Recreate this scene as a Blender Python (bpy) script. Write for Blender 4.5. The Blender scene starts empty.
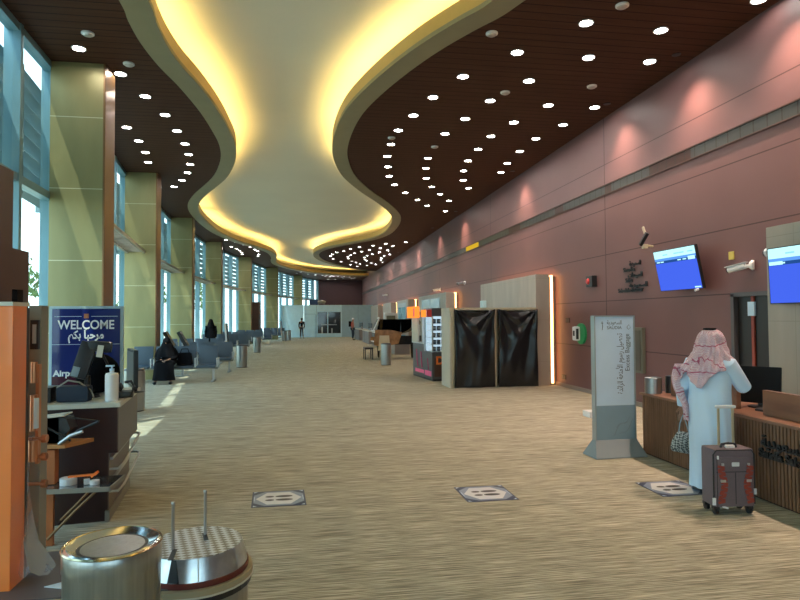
import bpy, bmesh, math, random
from mathutils import Vector, Matrix, geometry
PI = math.pi
random.seed(7)
SC = bpy.context.scene
COL = SC.collection

# ---------------------------------------------------------------- camera
YAW, PITCH, ROLL = 0.157138, 0.029874, -0.006
fwd = Vector((math.sin(YAW)*math.cos(PITCH), math.cos(YAW)*math.cos(PITCH), math.sin(PITCH)))
rt = Vector((math.cos(YAW), -math.sin(YAW), 0)); up = rt.cross(fwd)
R_ = rt*math.cos(ROLL)+up*math.sin(ROLL); U_ = -rt*math.sin(ROLL)+up*math.cos(ROLL)
cam_data = bpy.data.cameras.new('camera'); cam_data.sensor_width = 36; cam_data.lens = 27.0
cam_data.clip_end = 400; cam_data.clip_start = 0.05
cam = bpy.data.objects.new('camera', cam_data); COL.objects.link(cam)
m = Matrix((R_, U_, -fwd)).transposed().to_4x4(); m.translation = Vector((0, 0, 1.72))
cam.matrix_world = m
SC.camera = cam

# ---------------------------------------------------------------- world, sun, exposure
w = bpy.data.worlds.new('sky'); SC.world = w; w.use_nodes = True
nt = w.node_tree; bg = nt.nodes['Background']
tc = nt.nodes.new('ShaderNodeTexCoord'); sp = nt.nodes.new('ShaderNodeSeparateXYZ')
rp = nt.nodes.new('ShaderNodeValToRGB')
nt.links.new(tc.outputs['Generated'], sp.inputs[0]); nt.links.new(sp.outputs['Z'], rp.inputs[0])
nt.links.new(rp.outputs[0], bg.inputs['Color'])
rp.color_ramp.elements[0].position = 0.0; rp.color_ramp.elements[0].color = (0.78, 0.93, 0.96, 1)
rp.color_ramp.elements[1].position = 0.7; rp.color_ramp.elements[1].color = (0.50, 0.76, 0.97, 1)
bg.inputs['Strength'].default_value = 2.3
sun = bpy.data.lights.new('sun', 'SUN'); sun.energy = 3.4; sun.angle = 0.009; sun.color = (1.0, 0.93, 0.78)
so = bpy.data.objects.new('sun', sun); COL.objects.link(so)
so.rotation_euler = Vector((1.0, 1.15, -3.4)).to_track_quat('-Z', 'Y').to_euler()
vs = SC.view_settings
vs.view_transform = 'Standard'; vs.look = 'None'; vs.gamma = 1; vs.use_curve_mapping = False
vs.exposure = 0.78
DOWN_E, COVE_E = 46.0, 15.5
cy = SC.cycles
cy.max_bounces = 8; cy.diffuse_bounces = 5; cy.glossy_bounces = 4; cy.transmission_bounces = 4; cy.transparent_max_bounces = 12
cy.caustics_reflective = False; cy.caustics_refractive = False; cy.sample_clamp_indirect = 6.0
cy.use_denoising = True

# ---------------------------------------------------------------- helpers
def node(nt, t, **kw):
    n = nt.nodes.new(t)
    for k, v in kw.items(): setattr(n, k, v)
    return n
def mat(name, col, rough=0.5, metal=0.0, var=0.0, scale=(3, 3, 3), bump=0.0, bscale=None, emit=None, es=0.0, spec=0.5, coat=0.0, trans=0.0):
    m = bpy.data.materials.new(name); m.use_nodes = True
    nt = m.node_tree; b = nt.nodes['Principled BSDF']
    b.inputs['Base Color'].default_value = (*col, 1); b.inputs['Roughness'].default_value = rough
    b.inputs['Metallic'].default_value = metal; b.inputs['Specular IOR Level'].default_value = spec
    b.inputs['Coat Weight'].default_value = coat
    if trans: b.inputs['Transmission Weight'].default_value = trans
    tc = node(nt, 'ShaderNodeTexCoord'); mp = node(nt, 'ShaderNodeMapping')
    nt.links.new(tc.outputs['Object'], mp.inputs[0]); mp.inputs['Scale'].default_value = scale
    nz = node(nt, 'ShaderNodeTexNoise'); nz.inputs['Scale'].default_value = 1.0; nz.inputs['Detail'].default_value = 5
    nt.links.new(mp.outputs[0], nz.inputs['Vector'])
    v = var if var else 0.04
    r = node(nt, 'ShaderNodeValToRGB'); r.color_ramp.elements[0].position = 0.3; r.color_ramp.elements[1].position = 0.7
    r.color_ramp.elements[0].color = (*[c*(1-v) for c in col], 1); r.color_ramp.elements[1].color = (*[min(1, c*(1+v)) for c in col], 1)
    nt.links.new(nz.outputs['Fac'], r.inputs[0]); nt.links.new(r.outputs[0], b.inputs['Base Color'])
    if bump:
        bp = node(nt, 'ShaderNodeBump'); bp.inputs['Strength'].default_value = bump; bp.inputs['Distance'].default_value = 0.01
        nt.links.new(nz.outputs['Fac'], bp.inputs['Height']); nt.links.new(bp.outputs[0], b.inputs['Normal'])
    if emit:
        b.inputs['Emission Color'].default_value = (*emit, 1); b.inputs['Emission Strength'].default_value = es
    return m
def link(nt, a, b): nt.links.new(a, b)
def math_n(nt, op, a, b=None, c=None):
    n = node(nt, 'ShaderNodeMath', operation=op)
    for i, v in enumerate((a, b, c)):
        if v is None: continue
        if isinstance(v, (int, float)): n.inputs[i].default_value = v
        else: nt.links.new(v, n.inputs[i])
    return n.outputs[0]
def line_mask(nt, coord, period, width, offset=0.0):
    """1 on thin lines repeated every period along coord"""
    f = math_n(nt, 'FRACT', math_n(nt, 'DIVIDE', math_n(nt, 'SUBTRACT', coord, offset), period))
    return math_n(nt, 'LESS_THAN', f, width/period)
def mixc(nt, fac, a, b):
    n = node(nt, 'ShaderNodeMix', data_type='RGBA')
    if isinstance(fac, (int, float)): n.inputs[0].default_value = fac
    else: nt.links.new(fac, n.inputs[0])
    for i, v in ((6, a), (7, b)):
        if isinstance(v, tuple): n.inputs[i].default_value = (*v, 1)
        else: nt.links.new(v, n.inputs[i])
    return n.outputs[2]
def base(m):
    nt = m.node_tree; return nt, nt.nodes['Principled BSDF']
def objxyz(nt):
    tc = node(nt, 'ShaderNodeTexCoord'); s = node(nt, 'ShaderNodeSeparateXYZ'); nt.links.new(tc.outputs['Object'], s.inputs[0])
    return tc, s.outputs

class MB:
    def __init__(s): s.bm = bmesh.new()
    def _tf(s, vs, M):
        if M is not None: bmesh.ops.transform(s.bm, matrix=M, verts=vs)
    def box(s, c, d, rz=0.0, rx=0.0, ry=0.0, bev=0.0, taper=None):
        r = bmesh.ops.create_cube(s.bm, size=1.0); vs = r['verts']
        if taper:
            for v in vs:
                if v.co.z > 0: v.co.x *= taper[0]; v.co.y *= taper[1]
        bmesh.ops.scale(s.bm, vec=d, verts=vs)
        if bev:
            es = list({e for v in vs for e in v.link_edges})
            rr = bmesh.ops.bevel(s.bm, geom=es, offset=bev, segments=2, affect='EDGES', profile=0.7)
            vs = rr['verts'] if rr['verts'] else vs
            vs = list({v for f in rr['faces'] for v in f.verts} | {v for v in vs if v.is_valid})
            # include all faces connected
            seen = set(vs); st = list(vs)
            while st:
                v = st.pop()
                for e in v.link_edges:
                    o = e.other_vert(v)
                    if o not in seen: seen.add(o); st.append(o)
            vs = list(seen)
        M = Matrix.Translation(Vector(c)) @ Matrix.Rotation(rz, 4, 'Z') @ Matrix.Rotation(ry, 4, 'Y') @ Matrix.Rotation(rx, 4, 'X')
        s._tf(vs, M); return s
    def b2(s, x0, x1, y0, y1, z0, z1, bev=0.0):
        return s.box(((x0+x1)/2, (y0+y1)/2, (z0+z1)/2), (abs(x1-x0), abs(y1-y0), abs(z1-z0)), bev=bev)
    def cyl(s, p0, p1, r0, r1=None, n=16, cap=True):
        p0, p1 = Vector(p0), Vector(p1); r1 = r0 if r1 is None else r1
        d = p1-p0; L = d.length
        r = bmesh.ops.create_cone(s.bm, cap_ends=cap, segments=n, radius1=r0, radius2=r1, depth=L)
        M = Matrix.Translation((p0+p1)/2) @ d.to_track_quat('Z', 'Y').to_matrix().to_4x4()
        s._tf(r['verts'], M); return s
    def tube(s, pts, r, n=8):
        pts = [Vector(p) for p in pts]; rings = []
        for i, p in enumerate(pts):
            a = pts[max(i-1, 0)]; b = pts[min(i+1, len(pts)-1)]; q = (b-a).to_track_quat('Z', 'Y')
            rr = r[i] if isinstance(r, (list, tuple)) else r
            rings.append([s.bm.verts.new(p+q@Vector((rr*math.cos(2*PI*k/n), rr*math.sin(2*PI*k/n), 0))) for k in range(n)])
        for a, b in zip(rings, rings[1:]):
            for k in range(n): s.bm.faces.new((a[k], a[(k+1) % n], b[(k+1) % n], b[k]))
        s.bm.faces.new(rings[0][::-1]); s.bm.faces.new(rings[-1]); return s
    def lathe(s, prof, c=(0, 0, 0), n=32, M=None, cap=True):
        rings = []; new = []
        for r, z in prof:
            ring = [s.bm.verts.new((r*math.cos(2*PI*k/n), r*math.sin(2*PI*k/n), z)) for k in range(n)]
            rings.append(ring); new += ring
        for a, b in zip(rings, rings[1:]):
            for k in range(n): s.bm.faces.new((a[k], a[(k+1) % n], b[(k+1) % n], b[k]))
        if cap and prof[0] != prof[-1]:
            if prof[0][0] > 1e-6: s.bm.faces.new(rings[0][::-1])
            if prof[-1][0] > 1e-6: s.bm.faces.new(rings[-1])
        T = Matrix.Translation(Vector(c))
        s._tf(new, T @ M if M is not None else T); return s
    def ell(s, c, d, n=16, M=None):
        r = bmesh.ops.create_uvsphere(s.bm, u_segments=n, v_segments=max(6, n//2), radius=1.0)
        bmesh.ops.scale(s.bm, vec=d, verts=r['verts'])
        T = Matrix.Translation(Vector(c)); s._tf(r['verts'], T @ M if M is not None else T); return s
    def loft(s, rings, cap=True, closed=True):
        R = [[s.bm.verts.new(p) for p in ring] for ring in rings]; n = len(R[0])
        for a, b in zip(R, R[1:]):
            for k in range(n if closed else n-1): s.bm.faces.new((a[k], a[(k+1) % n], b[(k+1) % n], b[k]))
        if cap and closed: s.bm.faces.new(R[0][::-1]); s.bm.faces.new(R[-1])
        return s
    def prism(s, poly, z0, z1, M=None):
        a = [s.bm.verts.new((x, y, z0)) for x, y in poly]; b = [s.bm.verts.new((x, y, z1)) for x, y in poly]; n = len(poly)
        s.bm.faces.new(a[::-1]); s.bm.faces.new(b)
        for k in range(n): s.bm.faces.new((a[k], a[(k+1) % n], b[(k+1) % n], b[k]))
        s._tf(a+b, M); return s
    def poly(s, pts):
        s.bm.faces.new([s.bm.verts.new(p) for p in pts]); return s
    def build(s, name, m, parent=None, smooth=False, loc=(0, 0, 0)):
        bmesh.ops.recalc_face_normals(s.bm, faces=s.bm.faces)
        me = bpy.data.meshes.new(name); s.bm.to_mesh(me); s.bm.free()
        if smooth:
            for p in me.polygons: p.use_smooth = True
            try: me.set_sharp_from_angle(angle=0.7)
            except Exception: pass
        for mm in (m if isinstance(m, (list, tuple)) else [m]): me.materials.append(mm)
        o = bpy.data.objects.new(name, me); COL.objects.link(o); o.location = loc
        if parent is not None: o.parent = parent
        return o
def tag(o, label, cat, group=None, kind=None):
    o['label'] = label; o['category'] = cat
    if group: o['group'] = group
    if kind: o['kind'] = kind
    return o
def thing(name, label, cat, loc=(0, 0, 0), rz=0.0, group=None):
    o = bpy.data.objects.new(name, None); COL.objects.link(o); o.location = loc; o.rotation_euler = (0, 0, rz)
    return tag(o, label, cat, group)
def struct(o, label=None, cat=None):
    o['kind'] = 'structure'
    if label: o['label'] = label
    if cat: o['category'] = cat
    return o
def copy_tree(o, parent=None):
    c = o.copy(); COL.objects.link(c)
    if parent is not None: c.parent = parent
    for ch in [x for x in bpy.data.objects if x.parent == o]: copy_tree(ch, c)
    return c
def place(root, i, loc, rz, label, group=None, first=[{}]):
    o = root if i == 0 else copy_tree(root)
    o.location = loc; o.rotation_euler = (0, 0, rz); o['label'] = label
    if group: o['group'] = group
    return o
def plabel(o, s): o['label'] = s; return o
def text_mesh(name, s, size, m, M, parent=None, depth=0.0, align='LEFT', bold=0.0, squeeze=1.0):
    c = bpy.data.curves.new(name, 'FONT'); c.body = s; c.size = size; c.extrude = depth; c.align_x = align; c.offset = bold
    t = bpy.data.objects.new(name, c); COL.objects.link(t)
    dg = bpy.context.evaluated_depsgraph_get(); me = bpy.data.meshes.new_from_object(t.evaluated_get(dg))
    bpy.data.objects.remove(t); bpy.data.curves.remove(c)
    me.transform(Matrix.Diagonal((squeeze, 1, 1, 1))); me.transform(M); me.materials.clear(); me.materials.append(m)
    o = bpy.data.objects.new(name, me); COL.objects.link(o)
    if parent is not None: o.parent = parent
    return o
def fit(o, L, M):
    """stretch lettering o along its own baseline (frame M) to length L"""
    Mi = M.inverted(); xs = [(Mi @ v.co).x for v in o.data.vertices]; a, b = min(xs), max(xs)
    o.data.transform(M @ Matrix.Diagonal((L/max(1e-4, b-a), 1, 1, 1)) @ Mi); return o
def skin_mesh(nodes, edges, root=0, sub=2):
    """continuous surface grown round a skeleton; nodes: (pos, radius or (rx, ry))"""
    me = bpy.data.meshes.new('skin_tmp'); me.from_pydata([n[0] for n in nodes], edges, [])
    o = bpy.data.objects.new('skin_tmp', me); COL.objects.link(o)
    md = o.modifiers.new('s', 'SKIN'); md.use_smooth_shade = True; md.branch_smoothing = 0.5
    for i, n in enumerate(nodes):
        r = n[1]; sv = me.skin_vertices[0].data[i]
        sv.radius = r if isinstance(r, tuple) else (r, r); sv.use_root = (i == root)
    o.modifiers.new('u', 'SUBSURF').levels = sub
    dg = bpy.context.evaluated_depsgraph_get(); out = bpy.data.meshes.new_from_object(o.evaluated_get(dg))
    bpy.data.objects.remove(o)
    for p in out.polygons: p.use_smooth = True
    return out
def mesh_obj(name, me, m, parent=None):
    me.materials.clear(); me.materials.append(m); o = bpy.data.objects.new(name, me); COL.objects.link(o)
    if parent is not None: o.parent = parent
    return o
def smooth_curve(pts, k=4):
    out = []
    n = len(pts)
    for i in range(n-1):
        p0, p1, p2, p3 = [Vector((*pts[min(max(j, 0), n-1)], 0)) for j in (i-1, i, i+1, i+2)]
        for s in range(k):
            t = s/k
            q = 0.5*((2*p1)+(p2-p0)*t+(2*p0-5*p1+4*p2-p3)*t*t+(3*p1-p0-3*p2+p3)*t**3)
            out.append((q.x, q.y))
    out.append(pts[-1]); return out

# ---------------------------------------------------------------- materials
M = {}
# carpet: fine streaks running across the hall
m = mat('striped_carpet', (0.3, 0.26, 0.19), 0.95, spec=0.1); nt, b = base(m); M['carpet'] = m
tc, xyz = objxyz(nt)
def streak(sx, sy, det=3, off=0):
    mp = node(nt, 'ShaderNodeMapping'); nt.links.new(tc.outputs['Object'], mp.inputs[0]); mp.inputs['Scale'].default_value = (sx, sy, 1); mp.inputs['Location'].default_value = (off, off, 0)
    n = node(nt, 'ShaderNodeTexNoise'); n.inputs['Scale'].default_value = 1; n.inputs['Detail'].default_value = det; nt.links.new(mp.outputs[0], n.inputs['Vector']); return n.outputs['Fac']
f1 = streak(2.6, 115); f2 = streak(0.3, 4, 3, 5); f3 = streak(7, 230, 2, 9)
f = math_n(nt, 'ADD', math_n(nt, 'ADD', math_n(nt, 'MULTIPLY', f1, 0.62), math_n(nt, 'MULTIPLY', f2, 0.08)), math_n(nt, 'MULTIPLY', f3, 0.30))
r = node(nt, 'ShaderNodeValToRGB'); nt.links.new(f, r.inputs[0])
e = r.color_ramp.elements; e[0].position = 0.40; e[0].color = (0.17, 0.163, 0.122, 1); e[1].position = 0.60; e[1].color = (0.66, 0.63, 0.49, 1)
x = e.new(0.5); x.color = (0.375, 0.353, 0.265, 1)
nt.links.new(r.outputs[0], b.inputs['Base Color'])
bp = node(nt, 'ShaderNodeBump'); bp.inputs['Strength'].default_value = 0.4; bp.inputs['Distance'].default_value = 0.004
nt.links.new(f3, bp.inputs['Height']); nt.links.new(bp.outputs[0], b.inputs['Normal'])
# plank ceiling, boards across the hall
m = mat('dark_plank_ceiling', (0.06, 0.03, 0.02), 0.65, spec=0.12); nt, b = base(m); M['plank'] = m
tc, xyz = objxyz(nt)
g = line_mask(nt, xyz[1], 0.2, 0.02)
mp = node(nt, 'ShaderNodeMapping'); nt.links.new(tc.outputs['Object'], mp.inputs[0]); mp.inputs['Scale'].default_value = (1.0, 14, 1)
n = node(nt, 'ShaderNodeTexNoise'); n.inputs['Scale'].default_value = 1; n.inputs['Detail'].default_value = 6; nt.links.new(mp.outputs[0], n.inputs['Vector'])
c = mixc(nt, n.outputs['Fac'], (0.045, 0.018, 0.010), (0.095, 0.042, 0.026))
nt.links.new(mixc(nt, g, c, (0.02, 0.009, 0.006)), b.inputs['Base Color'])
# maroon wall panels with joints
m = mat('maroon_wall_panel', (0.27, 0.12, 0.11), 0.5); nt, b = base(m); M['maroon'] = m
tc, xyz = objxyz(nt)
mask = None
for z in (1.06, 2.05, 3.03, 4.0, 4.95):
    q = math_n(nt, 'LESS_THAN', math_n(nt, 'ABSOLUTE', math_n(nt, 'SUBTRACT', xyz[2], z)), 0.009)
    mask = q if mask is None else math_n(nt, 'MAXIMUM', mask, q)
mask = math_n(nt, 'MAXIMUM', mask, line_mask(nt, xyz[1], 7.93, 0.03, 11.835))
n = node(nt, 'ShaderNodeTexNoise'); n.inputs['Scale'].default_value = 0.9; n.inputs['Detail'].default_value = 6; nt.links.new(tc.outputs['Object'], n.inputs['Vector'])
c = mixc(nt, n.outputs['Fac'], (0.14, 0.064, 0.062), (0.19, 0.09, 0.086))
nt.links.new(mixc(nt, mask, c, (0.05, 0.015, 0.012)), b.inputs['Base Color'])
# gold cladding of the columns, with horizontal joints
m = mat('gold_cladding', (0.42, 0.38, 0.16), 0.38, 0.35); nt, b = base(m); M['gold'] = m
tc, xyz = objxyz(nt)
g = line_mask(nt, xyz[2], 1.18, 0.012, 0.32)
mp = node(nt, 'ShaderNodeMapping'); nt.links.new(tc.outputs['Object'], mp.inputs[0]); mp.inputs['Scale'].default_value = (2.5, 2.5, 0.7)
n = node(nt, 'ShaderNodeTexNoise'); n.inputs['Scale'].default_value = 1; n.inputs['Detail'].default_value = 5; nt.links.new(mp.outputs[0], n.inputs['Vector'])
c = mixc(nt, n.outputs['Fac'], (0.21, 0.19, 0.08), (0.37, 0.335, 0.155))
nt.links.new(mixc(nt, g, c, (0.62, 0.6, 0.4)), b.inputs['Base Color'])
# travertine blocks
m = mat('grey_stone', (0.42, 0.37, 0.29), 0.45); nt, b = base(m); M['stone'] = m
tc, xyz = objxyz(nt)
mp = node(nt, 'ShaderNodeMapping'); nt.links.new(tc.outputs['Object'], mp.inputs[0]); mp.inputs['Scale'].default_value = (2.2, 2.2, 0.5)
n = node(nt, 'ShaderNodeTexNoise'); n.inputs['Scale'].default_value = 1.5; n.inputs['Detail'].default_value = 8; nt.links.new(mp.outputs[0], n.inputs['Vector'])
c = mixc(nt, n.outputs['Fac'], (0.29, 0.25, 0.205), (0.52, 0.46, 0.39))
g = math_n(nt, 'MAXIMUM', line_mask(nt, xyz[2], 1.05, 0.006, -0.45), line_mask(nt, xyz[1], 1.2, 0.006, 0.3))
nt.links.new(mixc(nt, g, c, (0.29, 0.27, 0.22)), b.inputs['Base Color'])
# slatted walnut
m = mat('walnut_slats', (0.16, 0.07, 0.035), 0.45); nt, b = base(m); M['slat'] = m
tc, xyz = objxyz(nt)
n = node(nt, 'ShaderNodeTexNoise'); n.inputs['Scale'].default_value = 1; n.inputs['Detail'].default_value = 4
mp = node(nt, 'ShaderNodeMapping'); nt.links.new(tc.outputs['Object'], mp.inputs[0]); mp.inputs['Scale'].default_value = (25, 25, 2); nt.links.new(mp.outputs[0], n.inputs['Vector'])
nt.links.new(mixc(nt, n.outputs['Fac'], (0.10, 0.048, 0.024), (0.30, 0.15, 0.08)), b.inputs['Base Color'])
M['walnut'] = mat('walnut_board', (0.24, 0.115, 0.065), 0.4, var=0.2, scale=(2, 2, 14))
M['cream_ceiling'] = mat('cream_plaster', (0.80, 0.77, 0.63), 0.8, var=0.03, scale=(0.4, 0.4, 0.4))
M['olive'] = mat('olive_fascia', (0.26, 0.24, 0.145), 0.55)
M['lip'] = mat('gold_lip', (0.55, 0.38, 0.12), 0.4)
M['bronze'] = mat('bronze_edge', (0.22, 0.12, 0.05), 0.35, 0.5)
M['teal'] = mat('teal_window_metal', (0.20, 0.36, 0.42), 0.4, 0.2)
M['louvre'] = mat('louvre_metal', (0.20, 0.32, 0.36), 0.5, 0.1)
M['vest'] = mat('dark_bronze_portal', (0.075, 0.032, 0.020), 0.45, 0.1)
M['ledge'] = mat('grey_steel_ledge', (0.30, 0.29, 0.25), 0.45, 0.4)
M['navy'] = mat('navy_board', (0.012, 0.025, 0.16), 0.15, coat=0.5)
M['white'] = mat('white_paint', (0.75, 0.77, 0.78), 0.4)
M['whitetop'] = mat('pale_desk_top', (0.60, 0.60, 0.52), 0.35)
M['letters'] = mat('white_letters', (0.85, 0.87, 0.9), 0.5)
M['black'] = mat('black_plastic', (0.014, 0.015, 0.018), 0.35)
M['blackfab'] = mat('black_cloth', (0.006, 0.006, 0.008), 0.95, spec=0.15, bump=0.4, scale=(30, 30, 30))
M['darkglass'] = mat('dark_glass', (0.02, 0.025, 0.03), 0.08, coat=0.5)
M['maroonlam'] = mat('dark_maroon_laminate', (0.028, 0.008, 0.008), 0.35)
M['greylam'] = mat('brown_grey_laminate', (0.11, 0.075, 0.06), 0.35)
M['chrome'] = mat('polished_steel', (0.62, 0.62, 0.62), 0.16, 1.0)
M['steel'] = mat('brushed_steel', (0.42, 0.43, 0.43), 0.3, 1.0, var=0.1, scale=(60, 60, 0.6))
M['alu'] = mat('brushed_aluminium', (0.55, 0.56, 0.56), 0.4, 0.9)
M['post'] = mat('grey_enamel_post', (0.26, 0.25, 0.20), 0.4)
M['orange'] = mat('orange_enamel', (0.95, 0.24, 0.05), 0.28, coat=0.4)
M['orangedk'] = mat('rust_orange_wood', (0.42, 0.13, 0.035), 0.45)
M['copper'] = mat('copper_roller', (0.62, 0.26, 0.13), 0.3, 0.7)
M['seatblue'] = mat('slate_blue_seat', (0.065, 0.095, 0.13), 0.42)
M['hoarding'] = mat('pale_blue_hoarding', (0.58, 0.80, 0.90), 0.4, var=0.05)
M['hoarding2'] = mat('blue_grey_hoarding', (0.34, 0.50, 0.60), 0.4, var=0.06)
M['counter_grey'] = mat('grey_counter_panel', (0.22, 0.19, 0.18), 0.5)
M['thobe'] = mat('white_thobe_cotton', (0.60, 0.77, 0.95), 0.8, bump=0.3, scale=(6, 6, 2))
M['skin'] = mat('brown_skin', (0.36, 0.19, 0.12), 0.55)
M['hair'] = mat('black_hair', (0.01, 0.01, 0.01), 0.6)
M['signface'] = mat('pale_blue_sign_face', (0.58, 0.74, 0.88), 0.3)
M['signgrey'] = mat('slate_sign_band', (0.25, 0.36, 0.42), 0.35)
M['signframe'] = mat('grey_sign_frame', (0.36, 0.40, 0.40), 0.4, 0.5)
M['signtext'] = mat('dark_sign_text', (0.10, 0.13, 0.15), 0.5)
M['suitcase'] = mat('plum_grey_suitcase_cloth', (0.15, 0.115, 0.13), 0.7, bump=0.3, scale=(60, 60, 60))
M['rust'] = mat('rust_brown_trim', (0.30, 0.05, 0.03), 0.5)
M['green'] = mat('green_enamel', (0.02, 0.30, 0.10), 0.35)
M['red'] = mat('red_plastic', (0.55, 0.03, 0.03), 0.35)
M['cream'] = mat('cream_post_paint', (0.55, 0.47, 0.32), 0.55)
M['creamwall'] = mat('pale_green_grey_panel', (0.50, 0.46, 0.37), 0.55)
M['darkgrey'] = mat('dark_grey_panel', (0.085, 0.08, 0.085), 0.45)
M['pink'] = mat('pink_letters', (0.85, 0.10, 0.25), 0.5)
M['olive_cab'] = mat('olive_cabinet', (0.15, 0.15, 0.11), 0.45)
M['piano'] = mat('black_lacquer', (0.008, 0.008, 0.010), 0.08, coat=0.8)
M['pianobrown'] = mat('brown_reflecting_wood', (0.30, 0.15, 0.06), 0.2, var=0.4, scale=(4, 4, 4))  # brown wood, with the piano's brown reflection painted into the colour
M['sand'] = mat('pale_sand_paving', (0.55, 0.52, 0.42), 0.9, var=0.1)
M['outwall'] = mat('cream_render', (0.68, 0.65, 0.48), 0.8)
M['leaf'] = mat('green_leaves', (0.10, 0.17, 0.05), 0.7, var=0.4, scale=(4, 4, 4))
M['bark'] = mat('brown_bark', (0.12, 0.08, 0.05), 0.9)
def emission(name, col, s):
    m = bpy.data.materials.new(name); m.use_nodes = True; nt = m.node_tree
    nt.nodes.remove(nt.nodes['Principled BSDF']); e = node(nt, 'ShaderNodeEmission'); e.inputs[0].default_value = (*col, 1); e.inputs[1].default_value = s
    nt.links.new(e.outputs[0], nt.nodes['Material Output'].inputs[0]); return m
M['downlight'] = emission('lamp_white', (1.0, 0.93, 0.86), DOWN_E)
M['downlight_far'] = M['downlight']
M['cove'] = emission('cove_led_yellow', (1.0, 0.70, 0.24), COVE_E)
M['ledorange'] = emission('led_orange', (1.0, 0.45, 0.15), 6.0)
M['screenblue'] = emission('screen_blue', (0.045, 0.10, 0.62), 0.85)
M['screenwhite'] = emission('screen_white', (0.45, 0.85, 0.9), 0.85)
M['screendark'] = emission('screen_navy', (0.015, 0.06, 0.22), 0.8)
M['signorange'] = emission('orange_lit_sign', (1.0, 0.22, 0.03), 1.0)
M['lightbox'] = emission('vending_light', (0.7, 0.85, 1.0), 0.6)
M['yellowlit'] = emission('yellow_lit_panel', (0.8, 0.5, 0.03), 0.5)
# thin window glass: mostly clear with a soft mirror at grazing angles
def glass(name, tint, refl=0.10):
    m = bpy.data.materials.new(name); m.use_nodes = True; nt = m.node_tree
    nt.nodes.remove(nt.nodes['Principled BSDF'])
    t = node(nt, 'ShaderNodeBsdfTransparent'); t.inputs[0].default_value = (*tint, 1)
    g = node(nt, 'ShaderNodeBsdfGlossy'); g.inputs['Roughness'].default_value = 0.02; g.inputs[0].default_value = (0.9, 0.95, 1, 1)
    lw = node(nt, 'ShaderNodeLayerWeight'); lw.inputs[0].default_value = 0.5
    fc = math_n(nt, 'ADD', math_n(nt, 'MULTIPLY', math_n(nt, 'POWER', lw.outputs['Facing'], 5.0), 0.5), 0.03)
    mx = node(nt, 'ShaderNodeMixShader'); nt.links.new(fc, mx.inputs[0]); nt.links.new(t.outputs[0], mx.inputs[1]); nt.links.new(g.outputs[0], mx.inputs[2])
    nt.links.new(mx.outputs[0], nt.nodes['Material Output'].inputs[0]); return m
M['glass'] = glass('tinted_window_glass', (0.72, 0.87, 0.90))
M['clearglass'] = glass('clear_glass', (0.9, 0.95, 0.95))
M['film'] = mat('thin_plastic_film', (0.75, 0.76, 0.78), 0.15)
M['film'].node_tree.nodes['Principled BSDF'].inputs['Alpha'].default_value = 0.32
# checker plate
m = mat('checker_plate', (0.45, 0.46, 0.45), 0.4, 0.35); nt, b = base(m); M['checker'] = m
tc, xyz = objxyz(nt)
ck = node(nt, 'ShaderNodeTexChecker'); ck.inputs['Scale'].default_value = 27; ck.inputs[1].default_value = (0.66, 0.72, 0.78, 1); ck.inputs[2].default_value = (0.24, 0.24, 0.21, 1)
mp = node(nt, 'ShaderNodeMapping'); mp.inputs['Rotation'].default_value = (0, 0, 0.6); mp.inputs['Scale'].default_value = (1, 1.5, 0.01); nt.links.new(tc.outputs['Object'], mp.inputs[0]); nt.links.new(mp.outputs[0], ck.inputs[0]); nt.links.new(ck.outputs[0], b.inputs['Base Color'])
# red and white head cloth
m = mat('red_white_check_cloth', (0.7, 0.45, 0.5), 0.85); nt, b = base(m); M['ghutra'] = m
tc, xyz = objxyz(nt)
ck = node(nt, 'ShaderNodeTexChecker'); ck.inputs['Scale'].default_value = 150; ck.inputs[1].default_value = (0.78, 0.70, 0.76, 1); ck.inputs[2].default_value = (0.50, 0.22, 0.28, 1)
nt.links.new(tc.outputs['Object'], ck.inputs[0])
l = math_n(nt, 'MAXIMUM', line_mask(nt, math_n(nt, 'ADD', xyz[0], math_n(nt, 'MULTIPLY', xyz[2], 0.35)), 0.27, 0.010, 0.05), line_mask(nt, math_n(nt, 'SUBTRACT', xyz[2], math_n(nt, 'MULTIPLY', xyz[0], 0.25)), 0.23, 0.010, 0.06))
nt.links.new(mixc(nt, l, ck.outputs[0], (0.42, 0.10, 0.17)), b.inputs['Base Color'])
# woven bag
m = mat('grey_woven', (0.3, 0.32, 0.3), 0.7); nt, b = base(m); M['woven'] = m
tc, xyz = objxyz(nt)
ck = node(nt, 'ShaderNodeTexChecker'); ck.inputs['Scale'].default_value = 55; ck.inputs[1].default_value = (0.50, 0.53, 0.50, 1); ck.inputs[2].default_value = (0.07, 0.08, 0.08, 1)
mp = node(nt, 'ShaderNodeMapping'); mp.inputs['Rotation'].default_value = (0.6, 0.4, 0.7); nt.links.new(tc.outputs['Object'], mp.inputs[0]); nt.links.new(mp.outputs[0], ck.inputs[0]); nt.links.new(ck.outputs[0], b.inputs['Base Color'])
# frieze strip with bronze and rusty sections
m = mat('frieze_metal', (0.1, 0.1, 0.09), 0.4, 0.5); nt, b = base(m); M['frieze'] = m
tc, xyz = objxyz(nt)
br = None
for y0, y1 in ((8.95, 10.15), (11.55, 11.82), (13.9, 14.4), (16.9, 17.9), (26.0, 27.0), (33.0, 34.5), (5.4, 6.1)):
    q = math_n(nt, 'LESS_THAN', math_n(nt, 'ABSOLUTE', math_n(nt, 'SUBTRACT', xyz[1], (y0+y1)/2)), (y1-y0)/2)
    br = q if br is None else math_n(nt, 'MAXIMUM', br, q)
c = mixc(nt, br, (0.060, 0.066, 0.060), (0.050, 0.018, 0.012))
g = line_mask(nt, xyz[1], 0.26, 0.02)
nt.links.new(mixc(nt, g, c, (0.03, 0.02, 0.015)), b.inputs['Base Color'])
# black plastic sheeting
M['sheeting'] = mat('black_plastic_sheet', (0.010, 0.011, 0.013), 0.22, bump=0.25, scale=(5, 5, 3))
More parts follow.
